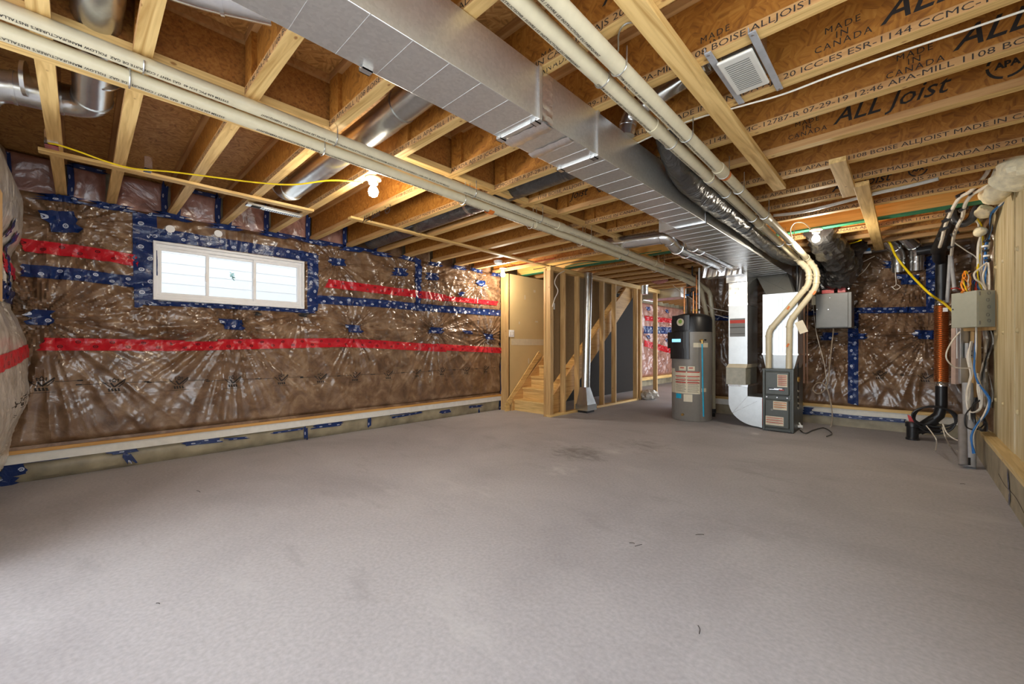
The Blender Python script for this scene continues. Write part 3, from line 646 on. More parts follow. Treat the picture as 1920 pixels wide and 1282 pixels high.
MB().box(-4.10, -4.01, 5.06, 7.98, 0, .038).build('sole_plate', 'wy', wp); MB().box(-4.10, -4.01, 5.06, 9.52, 2.296, 2.333).build('top_plate', 'wy', wp)
yst = [P(u, 640, X=-4.01).y for u in (1061, 1087, 1133.5, 1156, 1196, 1204, 1233)]
post = MB().box(-4.10, -4.01, 5.055, 5.093, .038, 2.296).box(-4.10, -4.01, 5.095, 5.133, .038, 2.296).build('stud', 'wz', wp, bevel=.002)
MB().box(-4.14, -4.101, 5.05, 5.14, 0, 2.33).build('stud', 'wz', wp)
for y in yst: MB().box(-4.10, -4.01, y-.038, y, .038 if y < 7.9 else 0, 2.296).build('stud', 'wz', wp, bevel=.002)
MB().box(-4.10, -4.01, yst[5]-.075, yst[5]-.04, 0, 2.296).build('stud', 'wz', wp)
# back of the stairwell drywall: fills above the stair slope
sl = .86; z0s = lambda y: (y-5.15)*sl
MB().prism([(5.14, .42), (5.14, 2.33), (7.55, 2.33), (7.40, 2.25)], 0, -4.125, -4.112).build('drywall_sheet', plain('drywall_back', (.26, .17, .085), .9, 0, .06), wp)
st = thing('staircase', 'bare wooden stair with open treads rising beside the drywall', 'stairs', (-4.5, 5.2, 0))
for x0, x1 in ((-4.95, -4.915), (-4.165, -4.128)):
    MB().prism([(5.14, 0), (5.40, 0), (7.95, 2.12), (7.95, 2.36), (7.75, 2.36), (5.14, .20)], 0, x0, x1).build('stringer', wood('stringer_wood', 1, (.46,.25,.08), (.66,.40,.15)) if 'st' not in M else M['st'], st)
for i in range(11):
    y = 5.20+.222*i; z = .19*(i+1)
    MB().box(-4.915, -4.165, y-.022, y+.235, z-.026, z).build('tread', 'wx', st, bevel=.004); MB().box(-4.915, -4.165, y, y+.012, z-.19, z-.026).build('riser', 'wx', st)
MB().bar((-4.95+.02, 5.06, .14), (-4.95+.02, 5.9, .98), .022, .10, (0, 0, 1)).build('skirt_board', 'wy', st)
MB().box(-4.955, -4.93, 5.0, 5.10, 0, .14).build('skirt_board', 'wy', st)
# sloped brace inside the stud wall
MB().bar((-4.16, P(1060,560,X=-4.16).y, P(1060,560,X=-4.16).z), (-4.16, P(1078,600,X=-4.16).y, P(1078,600,X=-4.16).z), .012, .03).build('brace', 'wflange', wp)

def sw(name, lab, c, nrm, w=.075, h=.12, toggles=2):
    t = thing(name, lab, 'switch', c); n = Vector(nrm); s = Vector((0, 0, 1)).cross(n)
    MB().bar(Vector(c), Vector(c)+n*.007, w, h).build('plate', 'white', t, bevel=.002)
    for k in range(toggles):
        o = s*(k-(toggles-1)/2)*w*.45; MB().bar(Vector(c)+o+n*.007, Vector(c)+o+n*.011, w*.22, h*.5).build('rocker', 'whitew', t)
    return t
p = P(959, 625, X=-4.952); sw('light_switch', 'white double wall switch on the drywall at the foot of the stair', (p.x, p.y, p.z), (1, 0, 0), .13)
p = P(1038, 574, X=-4.05); sw('light_switch', 'small white switch on the side of the stud beside the stair', (p.x, p.y, p.z), (1, 0, 0), .05, .10, 1)
# bits stored beyond the studs
t = thing('jug', 'small dark plastic jug on the floor behind the studs', 'jug', (P(1166,742,Z=0)+Vector((-.6,.9,0))))
c = t.location; MB().lathe(c, [(.10,0),(.12,.02),(.12,.26),(.09,.33),(.035,.38),(.035,.42)], 18).build('body', 'darkgrey', t, smooth=True); MB().lathe(c+Vector((0,0,.42)), [(.04,0),(.04,.03)], 14).build('cap', 'sticker', t)
MB().bar(c+Vector((.09,-.06,.10)), c+Vector((.105,-.08,.24)), .1, .01).build('paper_label', 'sticker', t)
t = thing('plastic_bag', 'crumpled clear plastic bag lying by the last stud', 'bag', P(1214, 752, Z=0)+Vector((-.10,.30,0)))
mb = MB().sphere(t.location+Vector((0,0,.10)), .17, 20, 12, (1.1,.9,.62))
for k, v in enumerate(mb.v):
    f = 1+.5*(float(vnoise(np.array([v[0]*23]), np.array([v[1]*19+v[2]*21]), 4)[0])-.5); q = t.location+Vector((0,0,.10)); mb.v[k] = tuple(q+(Vector(v)-q)*f)
mb.build('film', 'wrapw', t, smooth=False)

# ================================================================== THINGS
# ---------------------------------------------------------------- trunk duct
t = thing('supply_duct', 'long rectangular galvanised trunk duct crossing the ceiling to the furnace', 'duct', (-1.34, 3, 2.14))
DX0, DX1, DZ = -1.467, -1.212, 2.14
secs = [(-1.15, 1.435), (1.455, 1.925), (1.945, 3.60)]
for y0, y1 in secs:
    s_ = MB().box(DX0, DX1, y0, y1, DZ, ZJ-.003).build('duct_section', 'duct', t, bevel=.002)
    y = y0+.07
    while y < y1-.03:
        MB().prism([(DX0-.001, DZ+.001), (DX0+.003, DZ-.0009), (DX1-.003, DZ-.0009), (DX1+.001, DZ+.001), (DX1-.004, DZ+.002), (DX0+.004, DZ+.002)], 1, y, y+.005).build('bead', 'duct', s_); y += .155
s_ = MB().box(-1.605, -1.213, 3.62, 7.20, DZ, ZJ-.003).build('duct_section', 'duct', t, bevel=.002)
y = 3.72
while y < 7.1:
    MB().box(-1.603, -1.215, y, y+.006, DZ-.0009, DZ+.002).build('bead', 'duct', s_); y += .165
for y in (1.445, 1.935): MB().box(DX0-.004, DX1+.012, y-.012, y+.012, DZ-.010, ZJ-.002).build('drive_cleat', 'duct', t, bevel=.003)
MB().box(-1.61, -1.208, 3.595, 3.625, DZ-.008, ZJ-.003).build('drive_cleat', 'galvb', t)
for y0, y1, xr in ((1.47, 1.56, 0), (1.66, 1.73, 0), (3.66, 3.70, 1), (5.0, 5.03, 1)):
    a = (-1.608 if xr else DX0-.003); b_ = DX1+.003
    mb = MB(); nx, ny = 26, 5
    for j in range(ny):
        for i in range(nx):
            x = a+(b_-a)*i/(nx-1); y = y0+(y1-y0)*j/(ny-1)+.004*math.sin(i*.8+j)*(j in (0, ny-1)); mb.v.append((x, y, DZ-.004-.008*math.sin(math.pi*j/(ny-1))*(1+.15*math.sin(i*.9+j))))
    for j in range(ny-1):
        for i in range(nx-1): k = j*nx+i; mb.f.append((k, k+1, k+nx+1, k+nx))
    if not xr: mb.build('foil_tape_band', 'foil', t, smooth=True)
mb = MB(); nz = 16
for k in range(nz):
    for j in range(4): mb.v.append((DX1+.004+.007*math.sin(k*2.3+j*1.7)*(j in (1,2)), 1.465+.075*j/3+.006*math.sin(k*1.9), DZ+(ZJ-DZ-.01)*k/(nz-1)))
for k in range(nz-1):
    for j in range(3): i = k*4+j; mb.f.append((i, i+1, i+5, i+4))
mb.build('foil_tape_band', M['copper'] if False else 'foil', t, smooth=True)
for (x, y) in ((DX1-.02, 1.445), (DX0+.01, 1.445), (DX1-.02, 1.935), (DX0+.01, 1.935), (DX0+.01, .735)):
    MB().box(x-.016, x+.016, y-.02, y+.02, DZ-.016, DZ-.012).box(x-.016, x-.012, y-.02, y+.02, DZ-.016, DZ).box(x+.012, x+.016, y-.02, y+.02, DZ-.016, DZ).build('duct_clip', 'chrome', t)
# cap tapering down from the trunk to the coil box over the furnace
t = thing('supply_plenum', 'bright boxed plenum between the furnace and the trunk duct', 'duct', (-1.2, 6.6, .82))
fx0, fx1, fy0, fy1 = -1.375, -1.03, 6.22, 6.86
MB().hexa([(-1.36,6.33,.817),(-1.045,6.33,.817),(-1.045,6.84,.817),(-1.36,6.84,.817),(-1.395,6.31,1.0),(-1.0,6.31,1.0),(-1.0,6.88,1.0),(-1.395,6.88,1.0)]).build('tapered_base', 'whitemetal', t)
b1 = MB().box(-1.395, -1.0, 6.31, 6.88, 1.0, 1.80).build('coil_box', 'whitemetal', t, bevel=.003)
MB().box(-1.40, -.995, 6.305, 6.885, .995, 1.012).build('seam', 'galvb', t)
MB().box(-1.215, -1.205, 6.300, 6.312, 1.02, 1.76).box(-1.17, -1.165, 6.300, 6.312, 1.02, 1.76).build('standing_seam', 'whitemetal', b1)
cap = MB(); A = [(-1.345,6.31,1.78),(-1.045,6.31,1.78),(-1.0,6.88,1.80),(-1.395,6.88,1.80)]; B_ = [(-1.60,6.88,2.139),(-1.215,6.88,2.139),(-1.215,7.19,2.139),(-1.60,7.19,2.139)]
cap.hexa(A+B_).build('sloped_cap', 'grey', t)  # shade on this sheet metal face is put into its grey colour
MB().bar(A[0], B_[1], .006, .006).bar(A[1], B_[0], .006, .006).build('cross_break', 'grey', t)
MB().hexa([(-1.0,6.31,1.80),(-.985,6.31,1.80),(-.985,6.9,1.80),(-1.0,6.9,1.80),(-1.0,6.5,2.1),(-.985,6.5,2.1),(-.985,6.9,2.1),(-1.0,6.9,2.1)]).build('side_flange', 'duct', t)

# ---------------------------------------------------------------- return duct
t = thing('return_duct', 'tall bright return air drop with a curved boot into the furnace side', 'duct', (-1.68, 6.6, 0))
rx0, rx1, ry0, ry1 = P(1366, 640, Y=6.33).x, P(1401.5, 640, Y=6.33).x, 6.33, 6.86
s1 = MB().box(rx0, rx1, ry0, ry1, .86, 1.68).build('duct_section', 'whitemetal', t, bevel=.002)
for z in (.90, .97, 1.12, 1.56): MB().box(rx0-.002, rx1+.002, ry0-.003, ry0, z, z+.006).build('bead', 'whitemetal', s1)
s2 = MB().hexa([(rx0,ry0,1.70),(rx1,ry0,1.70),(rx1,ry1,1.70),(rx0,ry1,1.70),(rx0,ry0,2.0),(rx1,ry0,2.0),(rx1+.0,ry1,2.0),(rx0,ry1,2.0)]).build('duct_section', 'galvb', t, bevel=.003)
MB().box(rx0-.005, rx1+.005, ry0-.006, ry1+.005, 1.675, 1.70).build('drive_cleat', 'galvb', t)
s3 = MB().box(rx0-.03, rx1, ry0-.01, ry1+.1, 2.0, 2.14).build('duct_section', 'galvb', t, bevel=.004)
MB().box((rx0+rx1)/2-.004, (rx0+rx1)/2+.006, ry0-.012, ry0, 1.74, 2.10).build('standing_seam', 'galvb', s2)
# filter rack
MB().hexa([(rx0-.02,ry0-.045,.575),(rx1-.01,ry0-.045,.575),(rx1-.01,ry1,.575),(rx0-.02,ry1,.575),(rx0-.02,ry0-.045,.81),(rx1-.01,ry0-.045,.81),(rx1-.01,ry1,.81),(rx0-.02,ry1,.81)]).build('filter_rack', plain('filter_frame', (.42,.41,.34), .5), t, bevel=.004)
MB().hexa([(rx0-.02,ry0-.05,.81),(rx1,ry0-.05,.81),(rx1,ry1,.81),(rx0-.02,ry1,.81),(rx0,ry0,.86),(rx1,ry0,.86),(rx1,ry1,.86),(rx0,ry1,.86)]).build('filter_cover', 'sticker', t)
# elbow boot: outline in XZ, rounded outer corner
ex1 = -1.405; pts = [(rx0, .55), (rx0, .33)]
for k in range(1, 11): a = math.pi/2*k/10; pts.append((rx0+.36*(1-math.cos(a)), .33-.31*math.sin(a)))
pts += [(ex1, .01), (ex1, .42), (rx1, .42), (rx1, .55)]
bt = MB().prism(pts, 1, ry0, ry1).build('boot', 'whitemetal', t)
MB().bar((rx0+.05, ry0-.001, .17), (rx1, ry0-.001, .42), .005, .004).bar((rx0+.05, ry0-.001, .17), (ex1, ry0-.001, .40), .005, .004).build('cross_break', 'galvb', bt)
MB().box(rx0-.006, rx1+.006, ry0-.008, ry1, .548, .576).build('drive_cleat', 'galvb', t)
MB().box(ex1, fx0-.001, ry0-.0, ry1, .04, .40).build('flexible_collar', 'black', t); MB().box(ex1+.005, fx0-.006, ry0-.012, ry0-.001, .045, .41).build('collar_strip', 'stred', t)
p = P(1381.5, 648, Y=ry0); sx0, sx1 = P(1368.5, 600, Y=ry0).x, P(1397, 600, Y=ry0).x
zz = [P(1380, v, Y=ry0).z for v in (597, 600, 606, 614, 631)]
stk = MB().box(sx0, sx1, ry0-.003, ry0-.001, zz[4], zz[0]).build('notice_sticker', 'grey', t, label='beige and red notice sticker')
MB().box(sx0, sx1, ry0-.004, ry0-.003, zz[2], zz[1]).build('red_band', 'stred', stk); MB().box(sx0, sx1, ry0-.004, ry0-.003, zz[3]-.004, zz[3]+.004).box(sx0, sx1, ry0-.004, ry0-.003, zz[3]-.09, zz[3]-.085).build('printed_rule', 'ink', stk)

# ---------------------------------------------------------------- furnace
t = thing('furnace', 'charcoal grey upright gas furnace with two door panels and cream labels', 'furnace', (-1.2, 6.5, 0))
MB().box(fx0, fx1, fy0+.012, fy1, .012, .815).build('cabinet', 'darkgrey', t, bevel=.004)
MB().box(fx0, fx0+.028, fy0, fy0+.03, .012, .815).box(fx1-.028, fx1, fy0, fy0+.03, .012, .815).box(fx0+.028, fx1-.028, fy0, fy0+.03, .79, .815).box(fx0+.028, fx1-.028, fy0, fy0+.03, .012, .04).box(fx0+.028, fx1-.028, fy0, fy0+.03, .425, .465).build('front_frame', 'darkgrey', t, bevel=.003)
d1 = MB().box(fx0+.032, fx1-.045, fy0-.018, fy0+.02, .475, .78).build('door_panel', 'darkgrey', t, bevel=.012)
d2 = MB().box(fx0+.032, fx1-.045, fy0-.018, fy0+.02, .05, .415).build('door_panel', 'darkgrey', t, bevel=.012)
def sheet(x0, x1, z0, z1, yf, rows, par, hdr='stred', nm='warning_label'):
    s_ = MB().box(x0, x1, yf-.002, yf, z0, z1).build(nm, 'sticker', par)
    mb = MB(); h = (z1-z0)/(rows+1)
    for k in range(rows): mb.box(x0+.006, x1-.006, yf-.003, yf-.002, z1-h*(k+.75)-.004, z1-h*(k+.75)+.003)
    mb.build('red_band', hdr, s_)
    mb = MB()
    for k in range(rows*3): z = z1-.012-(z1-z0-.02)*k/(rows*3); mb.box(x0+.010, x1-.012-.02*((k*7) % 3), yf-.0028, yf-.002, z-.0015, z+.0008)
    mb.build('fine_print', 'ink', s_); return s_
yf = fy0-.0185
sheet(-1.205, -1.095, .585, .745, yf, 6, d1); sheet(-1.25, -1.10, .29, .40, yf, 3, d2, 'orangel'); sheet(-1.335, -1.135, .085, .20, yf, 3, d2)
pl = MB().box(-1.305, -1.12, yf-.003, yf, .535, .572).build('badge', 'black', d1); MB().box(-1.295, -1.19, yf-.004, yf-.003, .545, .551).box(-1.24, -1.15, yf-.004, yf-.003, .556, .563).build('badge_line', 'chrome', pl); MB().box(-1.18, -1.13, yf-.004, yf-.003, .541, .552).build('badge_line', 'stred', pl)
for x in (fx0+.05, -1.21, fx1-.07): MB().tube([(x, fy0-.006, .446), (x, fy0, .446)], .008, 10).build('screw', 'chrome', t)
MB().tube([(-1.265, yf-.002, .285), (-1.265, yf, .285)], .013, 16).build('sight_glass', 'grey', d2)
for x, y in ((fx0+.03, fy0+.04), (fx1-.03, fy0+.04), (fx0+.03, fy1-.04), (fx1-.03, fy1-.04)): MB().box(x-.025, x+.025, y-.025, y+.025, 0, .012).build('foot', 'black', t)
# gas line
t = thing('gas_pipe', 'black iron gas pipe with brass valve beside the furnace', 'pipe', (-.97, 6.6, .2))
gx = P(1495, 640, Y=6.5).x
MB().tube([(gx, 6.5, 2.3), (gx, 6.5, .30)], .016, 12).build('riser', 'black', t, smooth=True)
p = P(1495.5, 711, Y=6.5); MB().lathe((gx, 6.5, p.z-.035), [(.018,0),(.03,.01),(.03,.06),(.018,.07)], 14).build('brass_valve', 'brass', t, smooth=True)
for z in (.52, .44, .36, .30): MB().lathe((gx, 6.5, z), [(.024,-.014),(.026,0),(.024,.014)], 12).build('union', 'galv', t, smooth=True)
MB().tube([(gx, 6.5, .44), (fx1-.0, 6.5, .44)], .012, 10).build('branch', 'galv', t, smooth=True)
t = thing('refrigerant_line', 'thin dark copper coloured lines rising beside the coil box', 'pipe', (-.93, 6.7, .8))
for dx, r in ((.055, .012), (.09, .008)): MB().tube([(gx+dx, 6.62, .62), (gx+dx, 6.62, 1.5), (gx+dx+.02, 6.64, 2.3)], r, 8, smooth=4).build('tube', plain('dull_copper', (.22,.12,.08), .4) if 'dc' not in M else M['dc'], t, smooth=True)
# hanging paper tag
t = thing('paper_tag', 'cream paper tag hanging tilted beside the furnace vent pipes', 'tag', P(1502, 612, Y=6.2))
c = t.location; MB().box(c.x-.045, c.x+.045, c.y-.001, c.y+.001, c.z-.085, c.z+.07).rot(c, -.38, (0, 1, 0)).build('card', 'sticker', t); MB().tube([c+Vector((-.02,.0,.065)), c+Vector((-.05,.02,.13))], .0015, 5).build('string', 'whitew', t)

# ---------------------------------------------------------------- pipe runs
def couplings(t, pts, fr, r, mat='pvc'):
    for a, b_ in fr:
        a, b_ = Vector(a), Vector(b_); MB().tube([a, b_], r, 18).build('coupling', mat, t, smooth=True)
R = .034
def pvc_run(lab, pts, cps, ink=None, grp=None):
    t = thing('vent_pipe', lab, 'pipe', pts[0], grp); pts = [Vector(p) for p in pts]
    # soften corners with short elbows
    out = [pts[0]]
    for a, b_, c_ in zip(pts[:-2], pts[1:-1], pts[2:]):
        l = min(.06, (b_-a).length*.4, (c_-b_).length*.4); u, w = (a-b_).normalized()*l, (c_-b_).normalized()*l
        if (a-b_).normalized().dot((c_-b_).normalized()) < -.995: out.append(b_); continue
        out += [b_+u, b_+u*.5+w*.12, b_+u*.12+w*.5, b_+w]
        MB().tube([b_+u*1.25, b_+u*.9], R+.006, 18).tube([b_+w*.9, b_+w*1.25], R+.006, 18).build('elbow_collar', 'pvc', t, smooth=True)
    out.append(pts[-1]); MB().tube(out, R, 20).build('pipe', 'pvc', t, smooth=True)
    for a, f in cps:
        p0, p1 = pts[0], pts[1]; q = p0+(p1-p0)*((a-p0.y)/(p1.y-p0.y)); d = (p1-p0).normalized(); MB().tube([q-d*f, q+d*f], R+.005, 20).build('coupling', 'pvc', t, smooth=True)
    return t
def zL(y): return 2.345-.0255*y
def zR(y): return 2.343-.0235*y
qa = P(1331, 548, Y=6.87); qb2 = P(1337, 605, Y=6.90)
l1 = pvc_run('upper cream vent pipe of the left pair, above the flat board', [(-2.425,-1.1,zL(-1.1)), (-2.42,6.55,zL(6.55)), tuple(qa), tuple(qb2), (qb2.x, 6.9, .12)], [(3.20,.05),(5.3,.04)], grp='left pair of vent pipes')
r0 = P(1300, 519, Y=6.3)
l2 = pvc_run('lower cream vent pipe of the left pair, carrying black print', [(-2.505,-1.1,zL(-1.1)-.045), (-2.49,6.25,zL(6.25)-.03), tuple(P(1314,540,Y=6.70)), tuple(P(1327,600,Y=6.82)), tuple(P(1329,640,Y=6.85))], [(2.95,.045),(5.0,.04)], grp='left pair of vent pipes')
MB().lathe((qb2.x, 6.9, .0), [(.03,0),(.03,.06),(.045,.065),(.045,.12),(.03,.125)], 14).build('floor_valve', 'black', l1, smooth=True)
r1 = pvc_run('left pipe of the right pair of cream vent pipes, ending nearer the return duct', [(-.99,-1.1,zR(-1.1)), (-.99,6.17,zR(6.17)), tuple(P(1517,506,Y=6.26)), tuple(P(1517,533,Y=6.255)), tuple(P(1441,621,Y=6.26)), (P(1441,660,Y=6.27).x, 6.27, .82)], [(1.62+.55,.05),(3.05,.05),(4.4,.04)], grp='right pair of vent pipes')
r2 = pvc_run('right pipe of the right pair of cream vent pipes, beside the wide board', [(-.895,-1.1,zR(-1.1)), (-.895,6.24,zR(6.24)), tuple(P(1532,508,Y=6.30)), tuple(P(1530,540,Y=6.27)), tuple(P(1480,603,Y=6.27)), (P(1479,660,Y=6.28).x, 6.28, .82)], [(2.95,.06),(4.2,.05)], grp='right pair of vent pipes')
for t_, y in ((l2, 2.55), (l2, 2.83), (r2, 2.92)):
    p = P(*({2.55: (899, 374), 2.83: (960, 395), 2.92: (1362, 338)}[y]), Y=y) if False else None
for t_, x, y, z in ((l2, -2.505, 2.35, zL(2.35)-.045), (r2, -.895, 3.02, zR(3.02)), (r1, P(1478,580,Y=6.2).x, 6.225, 0)):
    if z: MB().tube([(x, y-.03, z), (x, y+.03, z)], R+.0022, 20, cap=False).build('cement_mark', 'orangel', t_)
for t_, (u, v) in ((r1, (1478, 577)), (r2, (1527, 549)), (r2, (1477, 647))): p = P(u, v, Y=6.222); MB().bar(p-Vector((.012,0,.02)), p+Vector((.012,0,.02)), .022, .004, (0,1,0)).build('cement_mark', 'orangel', t_)
PT = "SYSTEM 636 PVC SCH 40  GAS VENT / CONDUITE DE GAZ  FOLLOW MANUFACTURER'S INSTALLATION INSTRUCTIONS / SUIVRE LES INSTRUCTIONS DU FABRIQUANT  "
def pipe_print(par, x, zf, y0, y1, rot, body=PT, size=.0155, flip=1):
    # lettering laid along the pipe, printed flat against its side
    me_w = None; y = y0
    a = rot; n = Vector((math.cos(a), 0, -math.sin(a))) ; per = len(body)*size*.60
    while y < y1:
        slope = (zf(y+.1)-zf(y))/.1; z = zf(y)
        up = Vector((0,1,slope)).cross(n) ; xd = Vector((0,1,slope))*flip; yd = n.cross(xd)
        letter('printed_lettering', body, size, 'ink', par, Vector((x, y if flip > 0 else y+per, z if flip > 0 else zf(y+per)))+n*(R+.0012)-yd.normalized()*size*.35, xd, yd, bold=.0003, space=1.05); y += per+.05
pipe_print(l1, -2.425, lambda y: zL(y), -.8, 6.0, math.radians(62), flip=-1)
pipe_print(l2, -2.505, lambda y: zL(y)-.045, -.8, 6.0, math.radians(64), flip=-1)
pipe_print(r1, -.99, lambda y: zR(y), .2, 5.5, math.radians(100), size=.016); pipe_print(r2, -.895, lambda y: zR(y), .2, 5.5, math.radians(95), size=.016)
# hanger straps
def hanger(t_, x, y, z, r=R+.004):
    mb = MB(); pts = []
    for k in range(13): a = math.pi+math.pi*k/12; pts.append(Vector((x+r*math.cos(a), y, z+r*math.sin(a))))
    pts = [Vector((x-r, y, ZJ-.002))] + pts + [Vector((x+r, y, ZJ-.002))] if ZJ-z > r else pts
    mb.tube(pts, .0035, 6).build('hanger_strap', 'galv', t_, smooth=True)
for y in (.19, 1.03, 2.10, 2.9, 3.7, 4.5, 5.5): hanger(l1, -2.425, y, zL(y)); hanger(l2, -2.505, y-.04, zL(y)-.045)
for y in (.6, 1.60, 2.35, 3.0, 3.35, 4.1, 5.2): hanger(r1, -.99, y+.02, zR(y)); hanger(r2, -.895, y, zR(y))
t = thing('hanger_wire', 'loose twisted grey strap end at the wide board', 'strap', P(1160, 90, Z=2.37)); MB().tube([P(1140,112,Z=2.32), P(1158,98,Z=2.34), P(1160,62,Z=2.37), P(1174,44,Z=2.375), P(1196,42,Z=2.376)], .004, 6, smooth=5).build('twisted_strap', 'galv', t, smooth=True)

# ---------------------------------------------------------------- round metal ducts in the joist bays
def round_duct(lab, pts, r, rings=(), mat='galv', elbows=True, name='round_duct', cat='duct', grp=None, rib=0, cuffmat=None, sub=8):
    t = thing(name, lab, cat, pts[0], grp); pv = [Vector(p) for p in pts]
    out = [pv[0]]
    for a, b_, c_ in zip(pv[:-2], pv[1:-1], pv[2:]):
        l = min(r*1.5, (b_-a).length*.48, (c_-b_).length*.48); u, w = (a-b_).normalized(), (c_-b_).normalized()
        if u.dot(w) < -.99: out.append(b_); continue
        q0, q2 = b_+u*l, b_+w*l
        for k in range(5):
            s_ = k/4; out.append(q0*(1-s_)**2+b_*2*s_*(1-s_)+q2*s_*s_)
        MB().ring(q0, u, r, .014, .005, 24).ring(q2, w, r, .014, .005, 24).build('seam_ring', cuffmat or mat, t, smooth=True)
    out.append(pv[-1]); MB().tube(out, r, 28).build('pipe', mat, t, smooth=True)
    for q, d in rings: MB().ring(q, d, r, .016, .005, 24).build('seam_ring', cuffmat or mat, t, smooth=True)
    return t
round_duct('shiny round duct dropping through the first bay above the left pipes, with elbow', [(-1.4,.05,2.50), (-3.36,.045,2.475), (-3.40,-.36,2.455), (-3.42,-.40,2.12)], .080, [((-2.0,.07,2.50),(1,0,0)), ((-2.95,.07,2.49),(1,0,0)), ((-3.28,-.2,2.48),(.1,1,0))])
round_duct('bright round duct end cut off by the top of the frame', [(-1.98,-.1,2.44), (-1.93,.26,2.445), (-1.84,.52,2.47)], .075, [((-1.95,.12,2.443),(.1,1,0))], 'galvb')
round_duct('round duct crossing over the left pipes between two joists', [(-1.50,1.28,2.50), (-2.30,1.28,2.48), (-4.0,1.27,2.47), (-4.2,1.27,2.66)], .088, [((-2.82,1.28,2.48),(1,0,0)), ((-2.1,1.28,2.485),(1,0,0))])
t = round_duct('black insulated round duct crossing the bay behind the lit bulb', [(-1.48,2.585,2.50), (-2.4,2.585,2.48), (-5.0,2.60,2.47)], .105, [], 'flex')
for x in (-3.02,): MB().ring((x,2.585,2.476), (1,0,0), .106, .035, .003, 28).build('silver_band', 'galvb', t)
round_duct('small round duct from the trunk up to the exhaust fan', [(-1.22,2.27,2.37), (-1.20,2.27,2.49), (-.62,2.12,2.50)], .048, [((-.95,2.21,2.50),(1,-.1,0)), ((-.70,2.12,2.50),(1,-.1,0))], 'galvb')
pg = 'twin round ducts beside the trunk'
a1, b1_ = (-1.84,4.50,2.20), (-1.86,6.10,2.20)
round_duct('left one of two round ducts beside the trunk, with pale elbow', [(-2.75,4.36,2.33), (-1.86,4.38,2.29), a1, b1_], .072, [((-1.85,4.85,2.2),(0,1,0)), ((-1.86,5.6,2.2),(0,1,0))], 'galvb', grp=pg)
round_duct('right one of two round ducts beside the trunk', [(-1.66,4.36,2.44), (-1.67,4.48,2.20), (-1.69,6.15,2.20)], .070, [((-1.67,4.8,2.2),(0,1,0))], 'galvb', grp=pg)
t = thing('take_off_box', 'shallow foil wrapped box where the twin round ducts end', 'duct', (-1.85,6.3,2.1))
mb = MB(); n = 14
for j in range(2):
    for i in range(n+1):
        x = -2.10+.50*i/n; w = .012*math.sin(i*2.7+j*2); mb.v += [(x, 6.12+w, 2.08+w*.6), (x, 6.12-w, 2.245+w)]
    break
for i in range(n): mb.f.append((2*i, 2*i+1, 2*i+3, 2*i+2))
mb.box(-2.10, -1.60, 6.13, 6.36, 2.085, 2.24).build('box', 'foil', t)
round_duct('tall narrow round duct standing against the studs with a square boot', [(-3.93,P(1103,515,X=-3.93).y,2.36), (-3.93,P(1098,720,X=-3.93).y,.42)], .070, [((-3.93,P(1103,515,X=-3.93).y,2.28),(0,0,1)), ((-3.93,P(1098,720,X=-3.93).y+.02,1.05),(0,0,1))])
yb = P(1097, 745, X=-3.93).y; t = thing('duct_boot', 'flared square duct boot under the tall round duct by the studs', 'duct', (-3.93, yb, .12))
MB().hexa([(-4.02,yb-.13,.14),(-3.80,yb-.13,.14),(-3.80,yb+.13,.14),(-4.02,yb+.13,.14),(-3.99,yb-.06,.42),(-3.87,yb-.06,.42),(-3.87,yb+.06,.42),(-3.99,yb+.06,.42)]).build('boot', 'galv', t); MB().box(-4.03,-3.79,yb-.14,yb+.14,.04,.14).build('collar', 'galv', t)
MB().box(-4.0,-3.82,yb-.11,yb+.11,0,.04).build('sleeve', 'black', t)
round_duct('short round elbow duct over the far opening', [tuple(P(1206,552,Y=8.2)), tuple(P(1206,525,Y=8.2)), tuple(P(1250,520,Y=8.2))], .10, [(tuple(P(1206,545,Y=8.2)),(0,0,1))])
t = thing('far_duct', 'dark rectangular duct hanging beyond the stud wall', 'duct', P(1240,545,Y=9)); a, b_ = P(1205, 558, Y=9.0), P(1268, 525, Y=9.0)
MB().box(a.x, b_.x+.1, 9.0, 9.5, a.z-.05, b_.z).build('duct_section', 'galv', t, bevel=.004); MB().box(a.x-.01, a.x+.02, 8.99, 9.51, a.z-.06, b_.z+.01).build('drive_cleat', 'galv', t)
t = thing('insulation_scrap', 'loose lump of pink insulation hanging by the far duct', 'insulation', P(1235,526,Y=7.9)); c = t.location; mb = MB().sphere(c, .12, 18, 10, (1.5,.8,.55))
for k, v in enumerate(mb.v): f = 1+.7*(float(vnoise(np.array([v[0]*17]), np.array([v[1]*15+v[2]*21]), 9)[0])-.5); mb.v[k] = tuple(c+(Vector(v)-c)*f)
mb.build('fluff', plain('pink_fluff', (.45,.20,.17), .95, 0, .2, 40, .1, .6), t, smooth=True)
for k, (u, v) in enumerate(((1684, 462), (1719, 460))):
    q = P(u, v+30, Y=7.18); round_duct(('left' if k == 0 else 'right')+' one of two short steel wall ducts with angled elbows', [(q.x, 7.22, 2.06), (q.x, 7.16, 2.32), (q.x-.12, 6.85, 2.44)], .068, [((q.x, 7.19, 2.15),(0,0,1))], 'galvb', grp='pair of short wall ducts')
